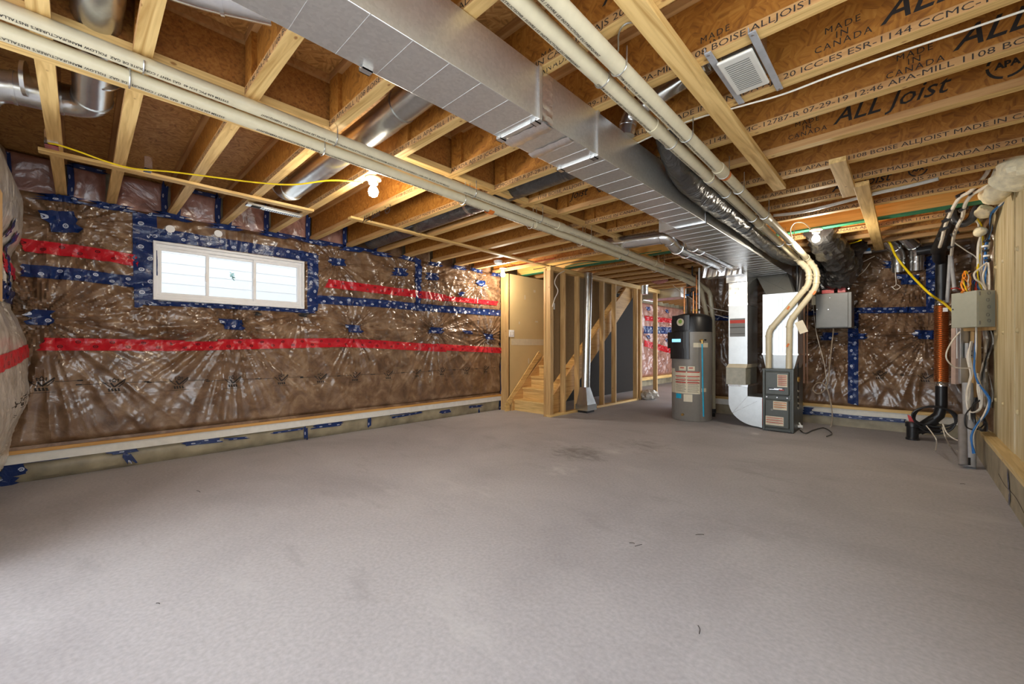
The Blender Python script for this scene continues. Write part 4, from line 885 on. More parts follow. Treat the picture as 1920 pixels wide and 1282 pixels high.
# black insulated flexible ducts
def flexduct(lab, pts, rs, seed, seg=28, k=14, rib=.05, par=None, name='flexible_duct'):
    t = par or thing(name, lab, 'duct', pts[0]); mb = MB(); pv = spline([Vector(p) for p in pts], k); n = len(pv)
    r = np.interp(np.linspace(0,1,n), np.linspace(0,1,len(rs)), rs); mb.tube(pv, list(r), seg)
    for i in range(n):
        for j in range(seg):
            q = i*seg+j; v = Vector(mb.v[q]); f = 1+rib*(float(vnoise(np.array([i*.55+seed]), np.array([j*.9]), seed)[0])-.5)*2+rib*.8*(float(vnoise(np.array([i*1.7]), np.array([math.sin(j*2*math.pi/seg)*1.5+4]), seed+2)[0])-.5)*2
            mb.v[q] = tuple(pv[i]+(v-pv[i])*f)
    mb.build('sleeve', 'flex', t, smooth=True); return t
t = flexduct('fat black insulated flexible duct squeezed between trunk and pale pipes', [(-1.06,2.42,2.55),(-1.09,2.60,2.40),(-1.115,2.95,2.285),(-1.118,3.6,2.265),(-1.12,4.4,2.26),(-1.12,5.2,2.25),(-1.10,5.9,2.24),(-1.02,6.4,2.24)], [.06,.08,.088,.09,.085,.088,.09,.10], 5)
for y in (3.72, 4.35): MB().ring((-1.118,y,2.263), (0,1,0), .090, .008, .003, 28).build('clamp', 'black', t)
flexduct('big sagging dark insulated duct behind the second bulb', [(-.72,5.75,2.42),(-.66,6.2,2.28),(-.60,6.55,2.15),(-.62,6.85,2.02),(-.78,7.1,1.95)], [.13,.155,.16,.14,.10], 8, rib=.16)
flexduct('black flexible duct curving down into the grey ventilation box', [(-.42,6.7,2.36),(-.50,6.9,2.28),(-.52,7.05,2.12),(-.60,7.08,1.97),(-.66,7.08,1.86)], [.085,.09,.095,.09,.085], 12, rib=.14)
flexduct('second black flexible duct going into the grey box from behind', [(-.92,6.75,2.3),(-.86,6.95,2.15),(-.80,7.08,2.0),(-.79,7.1,1.86)], [.08,.085,.085,.08], 15, rib=.14)
# ---------------------------------------------------------------- ventilation box
t = thing('ventilation_box', 'square grey metal ventilation unit hanging on the back wall', 'ventilator', (-.7, 7.0, 1.35))
hx0, hx1, hz0, hz1 = P(1529,580,Y=6.88).x, P(1596.5,580,Y=6.88).x, P(1560,614.5,Y=6.88).z, P(1560,549,Y=6.88).z
MB().box(hx0, hx1, 6.90, 7.27, hz0, hz1).build('cabinet', 'grey', t, bevel=.004); d = MB().box(hx0+.004, hx1-.035, 6.882, 6.90, hz0+.01, hz1-.006).build('door', 'grey', t, bevel=.003)
for u, v in ((1556,558),(1532,580),(1553,580)): p = P(u, v, Y=6.88); MB().tube([(p.x,6.876,p.z),(p.x,6.882,p.z)], .006, 8).build('screw', 'chrome', d)
MB().box(hx0-.05, hx0-.002, 6.93, 7.0, hz1-.14, hz1-.02).build('junction_box', 'sticker', t)
MB().box(-.83, -.70, 6.93, 7.2, hz1, hz1+.05).build('collar_tape', 'redp', t); MB().box(-.66, -.58, 6.93, 7.2, hz1, hz1+.06).build('collar_tape', 'redp', t)
for x in (hx1-.03,): 
    for k in range(9): MB().ring((x, 6.90, hz1+.015+k*.026), (0 if k % 2 else 1, 1 if k % 2 else 0, 0), .006, .004, .003, 8).build('chain_link', 'chrome', t)
def wire(name, lab, pts, r, mat, cat='cable', grp=None, k=8, seg=7, par=None):
    if par is None:
        t = MB().tube([Vector(p) for p in pts], r, seg, smooth=k).build(name, mat, None, smooth=True); tag(t, lab, cat, grp); return t
    return MB().tube([Vector(p) for p in pts], r, seg, smooth=k).build(name, mat, par, smooth=True)
wire('drain_hose', 'pale condensate hose hanging below the grey ventilation box', [P(u,v,Y=7.1) for u,v in ((1563,615),(1558,660),(1552,715),(1545,732),(1533,738),(1524,730),(1532,718),(1545,720),(1553,735),(1560,770),(1559,795),(1550,812))], .008, plain('milky_hose', (.42,.33,.24), .4), 'hose')
wire('cord', 'thin dark cord draping from the ventilation box to the furnace', [P(u,v,Y=7.0) for u,v in ((1524,560),(1530,620),(1545,680),(1550,715))], .004, 'whitew')
wire('cord', 'dark power cord lying on the floor right of the furnace', [P(u,v,Z=.012) for u,v in ((1500,806),(1510,812),(1525,806),(1545,802),(1560,812),(1550,818))], .006, 'black')
t = thing('condensate_drain', 'short white drain fitting beside the furnace foot', 'pipe', P(1492, 800, Z=.09)); MB().tube([P(1488,798,Y=6.5), P(1505,800,Y=6.5)], .02, 12).build('fitting', 'white', t, smooth=True); MB().tube([P(1503,800,Y=6.5), P(1498,792,Y=6.5)], .010, 8).build('branch', 'white', t)

# ---------------------------------------------------------------- water heater
hc = Vector((-2.372, 6.442, 0)); hr = .282
t = thing('water_heater', 'tall taupe heat pump water heater with black domed top', 'water heater', hc)
MB().lathe(hc, [(hr-.015,0),(hr,.02),(hr,1.325)], 56).build('tank', 'tank', t, smooth=True)
shroud = MB().lathe(hc, [(hr+.003,1.325),(hr+.004,1.50),(hr-.01,1.545),(hr-.06,1.575),(hr-.14,1.60),(.0001,1.605)], 56).build('shroud', 'black', t, smooth=True)
MB().lathe(hc, [(hr+.006,1.32),(hr+.006,1.332)], 56).build('seam_band', 'black', t, smooth=True)
va = math.atan2(-hc.y, -hc.x)      # direction from the heater to the camera
def curved(r, a0, a1, z0, z1, th, name, mat, par, seg=10, slant=0):
    mb = MB()
    for i in range(seg+1):
        a = va + a0+(a1-a0)*i/seg
        for rr_, z in ((r, z0), (r+th, z0), (r+th, z1), (r, z1)): mb.v.append((hc.x+rr_*math.cos(a), hc.y+rr_*math.sin(a), z))
    for i in range(seg):
        o = i*4
        for k in range(4): mb.f.append((o+k, o+(k+1) % 4, o+4+(k+1) % 4, o+4+k))
    mb.f += [(0,1,2,3), (seg*4+3, seg*4+2, seg*4+1, seg*4)]
    return mb.build(name, mat, par, bevel=0)
def hpx(u): # pixel column -> angle on the tank relative to the camera direction
    s = (u-1297.5)/35.5; return math.asin(max(-1, min(1, s)))
def hz(v): return EYE-(v-650)*6.0/FPX
curved(hr+.004, hpx(1266), hpx(1294), hz(618), 1.565, .02, 'control_housing', 'black', t)
cp = curved(hr, hpx(1264), hpx(1294), hz(653), hz(622), .075, 'control_panel', 'black', t); curved(hr, hpx(1266), hpx(1294), hz(673), hz(653), .05, 'control_base', 'black', t)
curved(hr+.076, hpx(1271), hpx(1283), hz(641), hz(635), .002, 'display', 'screen', t, 4)
a = va+hpx(1280); c = hc+Vector((math.cos(a)*(hr+.024), math.sin(a)*(hr+.024), hz(603))); n = Vector((math.cos(a), math.sin(a), 0))
dsk = MB().tube([c, c+n*.006], .056, 28).build('round_badge', 'sticker', t); MB().tube([c+n*.006+Vector((0,0,.008)), c+n*.008+Vector((0,0,.008))], .03, 16).build('leaf_print', 'green2', dsk)
# paper labels
lab = curved(hr+.001, hpx(1269), hpx(1312), hz(739), hz(697), .001, 'instruction_label', 'sticker', t, 12); curved(hr+.001, hpx(1262.5), hpx(1268.5), hz(739), hz(692), .001, 'instruction_label', 'sticker', t, 3)
for v in (698, 706, 713, 718): curved(hr+.002, hpx(1270), hpx(1288), hz(v+.9), hz(v-.9), .0008, 'red_band', 'stred', lab, 5); curved(hr+.002, hpx(1290), hpx(1311), hz(v+.9), hz(v-.9), .0008, 'red_band', 'stred', lab, 6)
for k in range(14): curved(hr+.002, hpx(1271), hpx(1286+k % 3), hz(708.6+k*2.1), hz(708+k*2.1), .0006, 'fine_print', 'ink', lab, 4); curved(hr+.002, hpx(1291), hpx(1308+k % 3), hz(708.6+k*2.1), hz(708+k*2.1), .0006, 'fine_print', 'ink', lab, 4)
for x in (1276, 1291): curved(hr+.001, hpx(x), hpx(x+12), hz(695), hz(687), .001, 'warning_label', 'sticker', t, 4); curved(hr+.002, hpx(x+2), hpx(x+9), hz(691), hz(689), .001, 'red_band', 'stred', lab, 3)
curved(hr+.001, hpx(1271), hpx(1280), hz(749), hz(740), .001, 'energy_label', 'cyan', t, 3); curved(hr+.001, hpx(1284), hpx(1299), hz(754), hz(740), .001, 'rating_label', 'sticker', t, 4); curved(hr+.001, hpx(1300.5), hpx(1325), hz(651), hz(642.5), .001, 'rating_label', 'sticker', t, 6); curved(hr+.001, hpx(1314), hpx(1322), hz(735), hz(728), .001, 'rating_label', 'sticker', t, 3)
a = va+hpx(1312.5); q = hc+Vector((math.cos(a)*hr, math.sin(a)*hr, hz(638))); n = Vector((math.cos(a), math.sin(a), 0)); MB().tube([q, q+n*.05], .018, 12).tube([q+n*.05, q+n*.05-Vector((0,0,.05))], .013, 10).build('relief_valve', 'brass', t, smooth=True)
a2 = va+hpx(1320); q2 = hc+Vector((math.cos(a2)*hr, math.sin(a2)*hr, hz(637))); MB().tube([q2, q2+Vector((math.cos(a2), math.sin(a2), 0))*.02], .012, 10).build('plug', 'black', t)
a3 = va+hpx(1283); q3 = hc+Vector((math.cos(a3)*hr, math.sin(a3)*hr, hz(779))); MB().tube([q3, q3+Vector((math.cos(a3), math.sin(a3), 0))*.03], .018, 12).build('drain_valve', 'brass', t, smooth=True)
td = MB().tube([q+n*.05-Vector((0,0,.05)), q+n*.045-Vector((-.01,0,.6)), q+n*.03-Vector((-.03,0,1.10))], .0105, 10).build('overflow_tube', 'cyan', None, smooth=True); tag(td, 'bright blue overflow tube running down the water heater', 'tube')
# plumbing on the tank
t = thing('water_pipes', 'copper and white supply pipes rising from the water heater', 'pipe', (hc.x, hc.y, 1.6))
for u, mt, top in ((1283,'copper',2.02), (1300,'copper',1.95), (1311,'white',2.3), (1306,'copper',2.2)):
    q = P(u, 590, Y=6.50); MB().tube([(q.x, 6.5, 1.57), (q.x, 6.5, top)], .011, 8).build('riser', mt, t, smooth=True)
    MB().lathe((q.x, 6.5, 1.66), [(.017,-.015),(.017,.015)], 10).build('fitting', 'brass' if mt == 'copper' else 'black', t)
qa_, qc_ = P(1283,590,Y=6.5), P(1306,590,Y=6.5); MB().tube([(qa_.x,6.5,2.02),(qc_.x,6.5,2.02)], .010, 8).build('cross_pipe', 'copper', t)
qq = P(1298, 552, Y=6.6); MB().lathe(qq, [(.02,-.05),(.045,-.03),(.045,.03),(.02,.05)], 12).build('mixing_valve', 'black', t, smooth=True); MB().tube([qq+Vector((-.10,0,0)), qq+Vector((.10,0,0))], .014, 8).build('valve_body', 'blue' if False else 'bluew', t)
MB().tube([(qq.x,6.6,qq.z+.05),(qq.x,6.6,2.36)], .012, 8).build('riser', 'black', t)
wire('cable', 'white cable arching over the water heater', [P(u,v,Y=6.9) for u,v in ((1262,535),(1275,545),(1300,562),(1330,585),(1365,596))], .005, 'whitew')
wire('cable', 'thin white cable looping down from the left vent pipes', [P(u,v,Y=6.8) for u,v in ((1317,538),(1318,560),(1330,575),(1345,580),(1366,584))], .006, 'whitew')

# ---------------------------------------------------------------- bulbs
def bulb(lab, pos, power):
    t = thing('ceiling_bulb', lab, 'light', pos, 'bare bulbs under the joists'); c = Vector(pos)
    MB().lathe(c, [(.058,.0),(.058,-.012),(.040,-.022),(.034,-.045)], 24).build('lampholder', 'white', t, smooth=True)
    MB().lathe(c, [(.014,-.045),(.018,-.058),(.034,-.085),(.038,-.105),(.030,-.130),(.012,-.142),(.0001,-.143)], 24).build('glass_bulb', 'glow', t, smooth=True)
    ld = bpy.data.lights.new('bulb_light', 'POINT'); ld.energy = power; ld.color = (1, .90, .74); ld.shadow_soft_size = .045
    lo = bpy.data.objects.new('bulb_light', ld); SC.collection.objects.link(lo); lo.location = (c.x, c.y, c.z-.19); attach(lo, t); return t
bulb('lit bulb below the joists in the middle of the ceiling, above the window side', (P(700,340,Z=2.35).x, P(700,340,Z=2.35).y, 2.374), BULB_W)
bulb('lit bulb near the back wall above the ventilation box', (P(1530,432,Z=2.36).x, P(1530,432,Z=2.36).y, 2.374), BULB_W*.9)
bulb('small lit bulb in the corner by the stair opening', (-4.72, 4.72, 2.374), BULB_W*1.15)
p = P(934, 492, Z=2.35); t = thing('smoke_detector', 'round white smoke detector by the corner bulb', 'detector', p); MB().lathe((p.x, p.y, 2.377), [(.065,0),(.065,-.02),(.055,-.04),(.0001,-.042)], 28).build('body', 'white', t, smooth=True); MB().lathe((p.x,p.y,2.337), [(.03,0),(.03,-.004)], 16).build('vent_ring', 'grey', t)

# ---------------------------------------------------------------- exhaust fan and register
t = thing('exhaust_fan', 'square white grille exhaust fan between two joists on steel brackets', 'fan', (-.54, 2.1, 2.38))
MB().box(-.60, -.475, 1.985, 2.23, 2.385, 2.56).build('housing', 'galv', t)
g = MB().box(-.612, -.470, 1.955, 2.262, 2.350, 2.364).build('grille', plain('fan_grille_white', (.66,.64,.58), .4, 0, .03), t, bevel=.006)
mb = MB()
for k in range(15): y = 1.995+k*.0158; mb.box(-.590, -.492, y, y+.0055, 2.3485, 2.3502)
mb.build('louvre', 'grey', g)
for x in (-.622, -.452): MB().box(x-.014, x+.014, 1.87, 2.385, 2.366, 2.373).box(x-.014, x-.011, 1.87, 2.385, 2.366, 2.395).build('mounting_bracket', 'greyboard', t, bevel=.002)
for x in (-.622, -.452):
    for y in (1.885, 2.37): MB().lathe((x, y, 2.366), [(.006,0),(.006,-.003)], 8).build('screw', 'chrome', t)
p = P(1275,150,Z=2.5)
t = thing('ceiling_register', 'slotted white floor register hung in a metal bracket near the window', 'register', P(520,395,Z=2.34))
a, b_ = P(462,382,Z=2.352), P(565,405,Z=2.352); ax = (b_-a).normalized(); px_ = Vector((-ax.y, ax.x, 0))
MB().bar(a, b_, .075, .016).build('bracket', 'galv', t); MB().bar(a+ax*.04+Vector((0,0,-.010)), a+ax*.11+Vector((0,0,-.010)), .045, .004).build('opening', 'dark', t)
g = MB().bar(a+ax*.13-Vector((0,0,.010)), b_-ax*.01-Vector((0,0,.010)), .058, .008).build('grille', 'whitemetal', t)
mb = MB(); l = (b_-a).length
for k in range(16): q = a+ax*(.15+(l-.19)*k/15)-Vector((0,0,.0145)); mb.bar(q-px_*.018, q+px_*.018, .005, .002)
mb.build('slot', 'dark', g)
# clips on the furring strip
for u, v, w in ((97,278,.05), (277,322,.035)):
    p = P(u, v, Z=2.345); t = thing('cable_clip', 'bent metal box clip on the furring strip, '+('nearest the corner' if u < 200 else 'above the window'), 'clip', p); MB().box(p.x-.045, p.x+.045, p.y-w*.6, p.y+w*.6, 2.352, 2.356).box(p.x+.04, p.x+.045, p.y-w*.6, p.y+w*.6, 2.352, 2.44).build('plate', 'chrome', t)

# ---------------------------------------------------------------- drain stack with copper heat recovery coil
cx, cy = P(1765, 640, Y=6.95).x, 6.95
t = thing('drain_heat_exchanger', 'copper coil wrapped drain pipe standing at the right end of the back wall', 'pipe', (cx, cy, .3))
mb = MB(); z0c, z1c = P(1765,716,Y=cy).z, P(1765,572,Y=cy).z; n = 38; prof = []
for k in range(n):
    z = (z1c-z0c)*k/n; h = (z1c-z0c)/n; prof += [(.056, z), (.063, z+h*.25), (.0655, z+h*.5), (.063, z+h*.75)]
MB().lathe((cx,cy,z0c), prof+[(.056, z1c-z0c)], 28).build('copper_coil', 'copper', t, smooth=True)
for z in (z0c-.02, z1c+.025): MB().lathe((cx,cy,z), [(.050,-.028),(.056,-.026),(.056,-.006),(.052,0),(.056,.006),(.056,.026),(.050,.028)], 24).build('clamp', 'chrome', t, smooth=True)
MB().tube([(cx,cy,z0c-.03),(cx,cy,.40),(cx-.02,cy-.0,.30),(cx-.10,cy-.02,.20)], .052, 20).build('lower_pipe', 'black', t, smooth=True)
MB().tube([(cx-.06,cy-.01,.24),(cx-.20,cy-.05,.10)], .062, 20).tube([(cx-.2,cy-.05,.10),(cx-.27,cy-.08,.075)], .045, 16).build('wye', 'black', t, smooth=True)
MB().tube([(cx,cy,z1c+.03),(cx,cy,2.10),(cx+.0,cy-.02,2.16)], .052, 20).build('upper_pipe', 'black', t, smooth=True)
MB().tube([P(1757,470,Y=6.6),P(1775,430,Y=6.1),P(1792,395,Y=5.75)], .055, 18).build('sloping_pipe', 'black', t, smooth=True)
MB().tube([(cx,cy,2.10),P(1760,478,Y=6.75),P(1775,430,Y=6.1)], .055, 18, smooth=4).build('bend', 'black', t, smooth=True)
MB().tube([P(1775,462,Y=6.9)+Vector((-.25,0,-.02)), P(1775,462,Y=6.9)+Vector((.05,0,.0))], .05, 16).build('branch', 'black', t, smooth=True)
MB().tube([P(1785,395,Y=5.7),P(1790,412,Y=5.7),P(1805,420,Y=5.7),P(1822,410,Y=5.7),P(1830,392,Y=5.7),P(1845,370,Y=5.75)], .032, 14, smooth=6).build('trap', plain('grey_black_abs', (.05,.05,.055), .25), t, smooth=True)
p = P(1772.5, 580, Y=cy-.07); MB().box(p.x-.02, p.x+.02, cy-.075, cy-.068, p.z-.025, p.z+.02).build('paper_label', 'white', t)
# black floor valve
p = P(1711, 824, Z=0); t = thing('backwater_valve', 'squat black plastic drain valve standing on the floor with red tab', 'valve', p)
MB().lathe(p, [(.062,0),(.062,.02),(.054,.03),(.054,.15),(.064,.155),(.064,.20),(.058,.21),(.0001,.21)], 28).build('body', 'black', t, smooth=True); MB().tube([p+Vector((.03,0,.11)), p+Vector((.22,.10,.13))], .034, 16).build('outlet', 'black', t, smooth=True)
MB().hexa([p+Vector(v) for v in ((-.03,0,.212),(.04,0,.212),(.04,.02,.212),(-.03,.02,.212),(-.045,0,.29),(-.02,0,.28),(-.02,.02,.28),(-.045,.02,.29))]).build('red_tab', 'redp', t)
t = thing('hose_coil', 'coiled black hose looped round the foot of the drain pipe', 'hose', P(1752,790,Y=6.8))
c = P(1752, 787, Y=6.80)
for k in range(3):
    pts = []
    for i in range(25): a = 2*math.pi*i/24; pts.append(c+Vector((math.cos(a)*(.165+.01*k), -.02*k+.03*math.sin(a+k), math.sin(a)*(.155-.02*k)+.02*k)))
    MB().tube(pts, .010, 8).build('loop', 'black', t, smooth=True)

# ---------------------------------------------------------------- panels in the corner
FW_ = Vector((-SN, CS, 0)); RT = Vector((CS, SN, 0))          # the backing board stands across the corner, at 45 degrees
def obox(u0, u1, v0, v1, T, depth, name, mat, par, bevel=0, front=True):
    """box whose broad side faces along the corner board, T = distance of its near side"""
    a = P(u0, v1, T=T); b_ = P(u1, v0, T=T); w = (b_-a).dot(RT); h = b_.z-a.z
    vs = [a, a+RT*w, a+RT*w+FW_*depth, a+FW_*depth]; return MB().hexa(vs+[v+Vector((0,0,h)) for v in vs]).build(name, mat, par, bevel=bevel)
t = thing('electrical_panel', 'grey green electrical breaker panel box in the right back corner', 'electrical panel', P(1830,612,T=3.8))
a = P(1834.5, 612.4, T=3.75); htp = P(1834.5, 543.8, T=3.75).z-a.z; dl = P(1787, 614, T=4.02); dl.z = a.z; er = P(1866.5, 612, T=3.75); er.z = a.z
vs = [a, er, er+(dl-a), dl]; MB().hexa(vs+[v+Vector((0,0,htp)) for v in vs]).build('enclosure', 'panelgrey', t, bevel=.002)
off = ((dl-a).normalized().cross(Vector((0,0,1))))*-.008
n_ = (dl-a).cross(Vector((0,0,1))).normalized(); n_ = n_ if n_.dot(a) < 0 else -n_
cvr = MB().hexa([a+n_*.002, dl+n_*.002, dl+n_*.014, a+n_*.014]+[v+Vector((0,0,htp)) for v in (a+n_*.002, dl+n_*.002, dl+n_*.014, a+n_*.014)]).build('cover', 'panelgrey', t, bevel=.002)
q = P(1791.5, 580, T=4.0)+n_*.018; MB().tube([q, q+n_*.004], .008, 10).build('cover_screw', 'black', cvr)
sd_ = (er-a).normalized(); fn = sd_.cross(Vector((0,0,1))); fn = fn if fn.dot(a) < 0 else -fn
for v in (549, 562, 575, 590, 601):
    q = a + sd_*(er-a).length*(.62 if v in (549, 575, 601) else .55); q.z = P(1850, v, T=3.75).z
    for r_ in (.016, .011): 
        mb = MB(); o = []
        for k in range(21): aa = 2*math.pi*k/20; o.append(q+fn*.001+sd_*math.cos(aa)*r_+Vector((0,0,math.sin(aa)*r_)))
        mb.tube(o, .0012, 5).build('knockout', 'grey', t)
for z in (.06, .86): q = a+sd_*.012+Vector((0,0,htp*z)); MB().bar(q+fn*.002, q+fn*.002+Vector((0,0,htp*.10)), .010, .006, sd_).build('hinge', 'grey', t)
bd = MB().hexa([er+RT*.003-Vector((0,0,.03)), er+RT*.05-Vector((0,0,.03)), er+RT*.05+FW_*.3-Vector((0,0,.03)), er+RT*.003+FW_*.3-Vector((0,0,.03))]+[v+Vector((0,0,htp+.0)) for v in (er+RT*.003, er+RT*.05, er+RT*.05+FW_*.3, er+RT*.003+FW_*.3)]).build('backing_board', wood('panel_board_wood', 2, (.38,.20,.07), (.55,.33,.12)), None); tag(bd, 'brown wooden backing board behind the breaker panel edge', 'board')
t = thing('wiring_enclosure', 'tall white open wiring enclosure under the breaker panel', 'electrical panel', P(1815,720,T=4.1))
obox(1801, 1826, 614.5, 719, 4.02, .06, 'case', 'whitemetal', t, .003); b_ = obox(1815, 1828, 643, 671, 3.98, .03, 'outlet', 'greyboard', t, .003)
for v in (650, 658, 666): obox(1821, 1823, v-1, v+1, 3.975, .005, 'socket_slot', 'black', b_)
ct = thing('raceway', 'narrow pinkish plastic raceway left of the white enclosure', 'conduit', P(1796,720,T=4.1)); obox(1791.5, 1799, 615, 720, 4.04, .04, 'channel', plain('pinkish_channel', (.42,.30,.25), .5), ct); obox(1794, 1795.5, 615, 672, 4.035, .005, 'slot', 'white', ct)
ib = obox(1826, 1840, 616, 747, 3.98, .03, 'backing_board', M['wz'], None); tag(ib, 'yellowish board strip behind the hanging blue cables', 'board')
t = thing('conduit', 'pale grey plastic conduit from the white enclosure down to the floor', 'conduit', P(1816,880,T=3.72)); MB().tube([P(1814,718,T=4.0), P(1815,745,T=3.98), P(1818,800,T=3.85), P(1818,876,T=3.74)], [.038,.038,.040,.042], 16).build('pipe', 'greyboard', t, smooth=True)
MB().tube([P(1805,778,T=3.9), P(1806,872,T=3.75)], .032, 14).build('sleeve', plain('smoky_sleeve', (.22,.20,.19), .35), t, smooth=True); obox(1817, 1820, 858, 872, 3.68, .01, 'stain', 'black', t)
for k in range(2):
    a_ = [(1806,492),(1797,545)][k]
t = thing('grey_conduits', 'two slim grey conduits forming a narrow V above the breaker panel', 'conduit', P(1785,470,Y=6.5))
MB().tube([P(1782,478,Y=6.5), P(1776,567,Y=6.55)], .017, 10).build('tube', 'greyboard', t, smooth=True); MB().tube([P(1783,478,Y=6.5), P(1790,545,Y=6.3)], .017, 10).build('tube', 'greyboard', t, smooth=True)

# ---------------------------------------------------------------- cables
wire('cable', 'yellow cable slung along the thin furring strip to the bulb', [P(u,v,Z=z) for u,v,z in ((90,268,2.36),(110,272,2.35),(150,285,2.345),(200,303,2.34),(250,316,2.335),(320,322,2.34),(400,332,2.33),(480,342,2.31),(550,346,2.30),(620,338,2.33),(680,342,2.36))], .0055, 'yellow')
wire('cable', 'thick yellow cable drooping from the back joists to the breaker panel', [P(1655,448,Y=6.8), P(1668,455,Y=6.8), P(1680,480,Y=6.75), P(1700,506,Y=6.7), P(1722,530,Y=6.55), P(1745,552,Y=6.4), P(1768,567,T=4.5), P(1786,583,T=4.02)], .012, 'yellow')
wire('cable', 'yellow cable running along the joists by the second bulb', [P(u,v,Z=2.36) for u,v in ((1553,461),(1575,460),(1600,455),(1615,450))], .007, 'yellow')
wire('cable', 'white cable stapled across the joists right of the fan', [P(u,v,Z=2.37) for u,v in ((1195,268),(1230,252),(1300,224),(1400,196),(1470,176),(1560,142),(1700,93),(1800,60),(1920,20))], .0045, 'whitew')
wire('cable', 'white cable looping from the right vent pipes up to the second bulb', [P(u,v,Y=5.4) for u,v in ((1485,445),(1482,430),(1490,418),(1505,417),(1516,425),(1520,432))], .006, 'whitew')
t = wire('white_conduit', 'left white tube bending down from the right joists', [P(1853,320,Y=4.8), P(1845,332,Y=4.9), P(1820,358,Y=5.1), P(1800,370,Y=5.2), P(1788,388,Y=5.3), P(1780,405,Y=5.45), P(1772,425,Y=5.7), P(1766,450,Y=5.9), P(1762,463,Y=6.1)], .014, 'whitew', 'tube', 'pair of white tubes')
t2 = wire('white_conduit', 'right white tube bending down from the right joists', [P(1867,318,Y=4.8), P(1860,335,Y=4.9), P(1845,352,Y=5.0), P(1825,363,Y=5.2), P(1812,378,Y=5.25), P(1807,392,Y=5.35), P(1804,408,Y=5.5), P(1795,425,Y=5.7), P(1788,445,Y=6.0), P(1784,478,Y=6.4)], .014, 'whitew', 'tube', 'pair of white tubes')
for u, v, Y in ((1801,366,5.2),(1825,361,5.2),(1781,394,5.35),(1806,392,5.35),(1774,413,5.5),(1770,429,5.7),(1766,446,5.9),(1790,438,5.95),(1784,462,6.2)):
    p = P(u, v, Y=Y); MB().box(p.x-.03, p.x+.03, Y-.025, Y+.02, p.z-.012, p.z+.012).rot(p, -.4, (0,1,0)).build('tube_clip', 'black', t if (u, v) not in ((1825,361),(1806,392),(1790,438),(1784,462)) else t2)
wire('pex_tube', 'pale grey tube running along the joist towards the right wall', [P(u,v,Z=2.36) for u,v in ((1450,404),(1500,398),(1560,384),(1640,363),(1700,350),(1760,335))], .014, plain('grey_pex', (.55,.53,.48), .35), 'tube')
bt = 'cables gathered above the breaker panel'
T0 = 3.85
def bundle(lab, base, k, r, mat, spread, seed, cat='cable'):
    rr = random.Random(seed)
    t = thing('cable_bundle', lab, cat, P(*base[0][:2], T=base[0][2]))
    for i in range(k):
        pts = [P(u+rr.uniform(-spread, spread), v, T=T_+rr.uniform(-.02, .02)) for u, v, T_ in base]; wire('cable', None, pts, r, mat[i % len(mat)], par=t)
    return t
BB = bundle('bundle of blue data cables hanging from the right joists behind the panel', [(1905,358,3.3),(1882,378,3.45),(1862,400,3.6),(1856,430,3.8),(1850,465,3.85),(1848,495,3.85),(1846,520,3.85),(1848,543,3.88)], 8, .0065, ['bluew','bluew','whitew','bluew','black'], 3, 1)
bundle('pale and yellow sheathed cables coming down to the breaker panel', [(1828,408,3.9),(1840,430,3.95),(1838,460,3.95),(1836,490,3.95),(1838,520,3.92),(1842,543,3.9)], 9, .006, ['whitew','yellow','whitew','whitew','yellow','whitew'], 5, 2)
bundle('spread of loose orange and white wires over the breaker panel', [(1815,508,3.95),(1808,518,3.94),(1812,532,3.93),(1812,549,3.9)], 14, .005, ['orangew','orangew','whitew','yellow','orangew','black','orangew'], 11, 3)
bundle('dark and violet wire tangle beside the orange wires', [(1845,500,3.95),(1838,515,3.94),(1830,530,3.93),(1832,547,3.9)], 12, .0045, [plain('violet_wire', (.12,.08,.30), .4), 'black', 'bluew', 'stred'], 8, 4)
wire('cable', 'white cable curling in an S shape above the panel', [P(u,v,T=3.80) for u,v in ((1850,492),(1838,502),(1827,512),(1829,523),(1840,531),(1848,543))], .007, 'whitew')
wire('cable', 'single white cable dropping straight into the panel top', [P(u,v,T=3.78) for u,v in ((1853,492),(1855,515),(1855,543))], .007, 'whitew')
wire('cable', 'pale cables slanting from the drain stack to the panel wires', [P(u,v,T=4.1) for u,v in ((1790,455),(1812,470),(1830,482),(1838,498))], .005, 'whitew')
wire('cable', 'red wire running into the left of the breaker panel top', [P(u,v,T=4.02) for u,v in ((1784,541),(1795,540),(1806,546))], .005, 'redp')
p = P(1857, 497, T=4.0); jb = obox(1851, 1864, 487, 506, 3.98, .04, 'junction_block', wood('pine_block', 2, (.5,.33,.14), (.66,.47,.22)), None); tag(jb, 'small pine block with hose hook above the breaker panel', 'block')
for k, (u, v) in enumerate(((1850,452),(1847,462),(1848,470),(1850,480),(1851,488))): MB().ring(P(u, v, T=3.83), (0,.1,1), .020, .016, .003, 12).build('tape_ring', 'black' if k % 2 == 0 else 'white', BB)
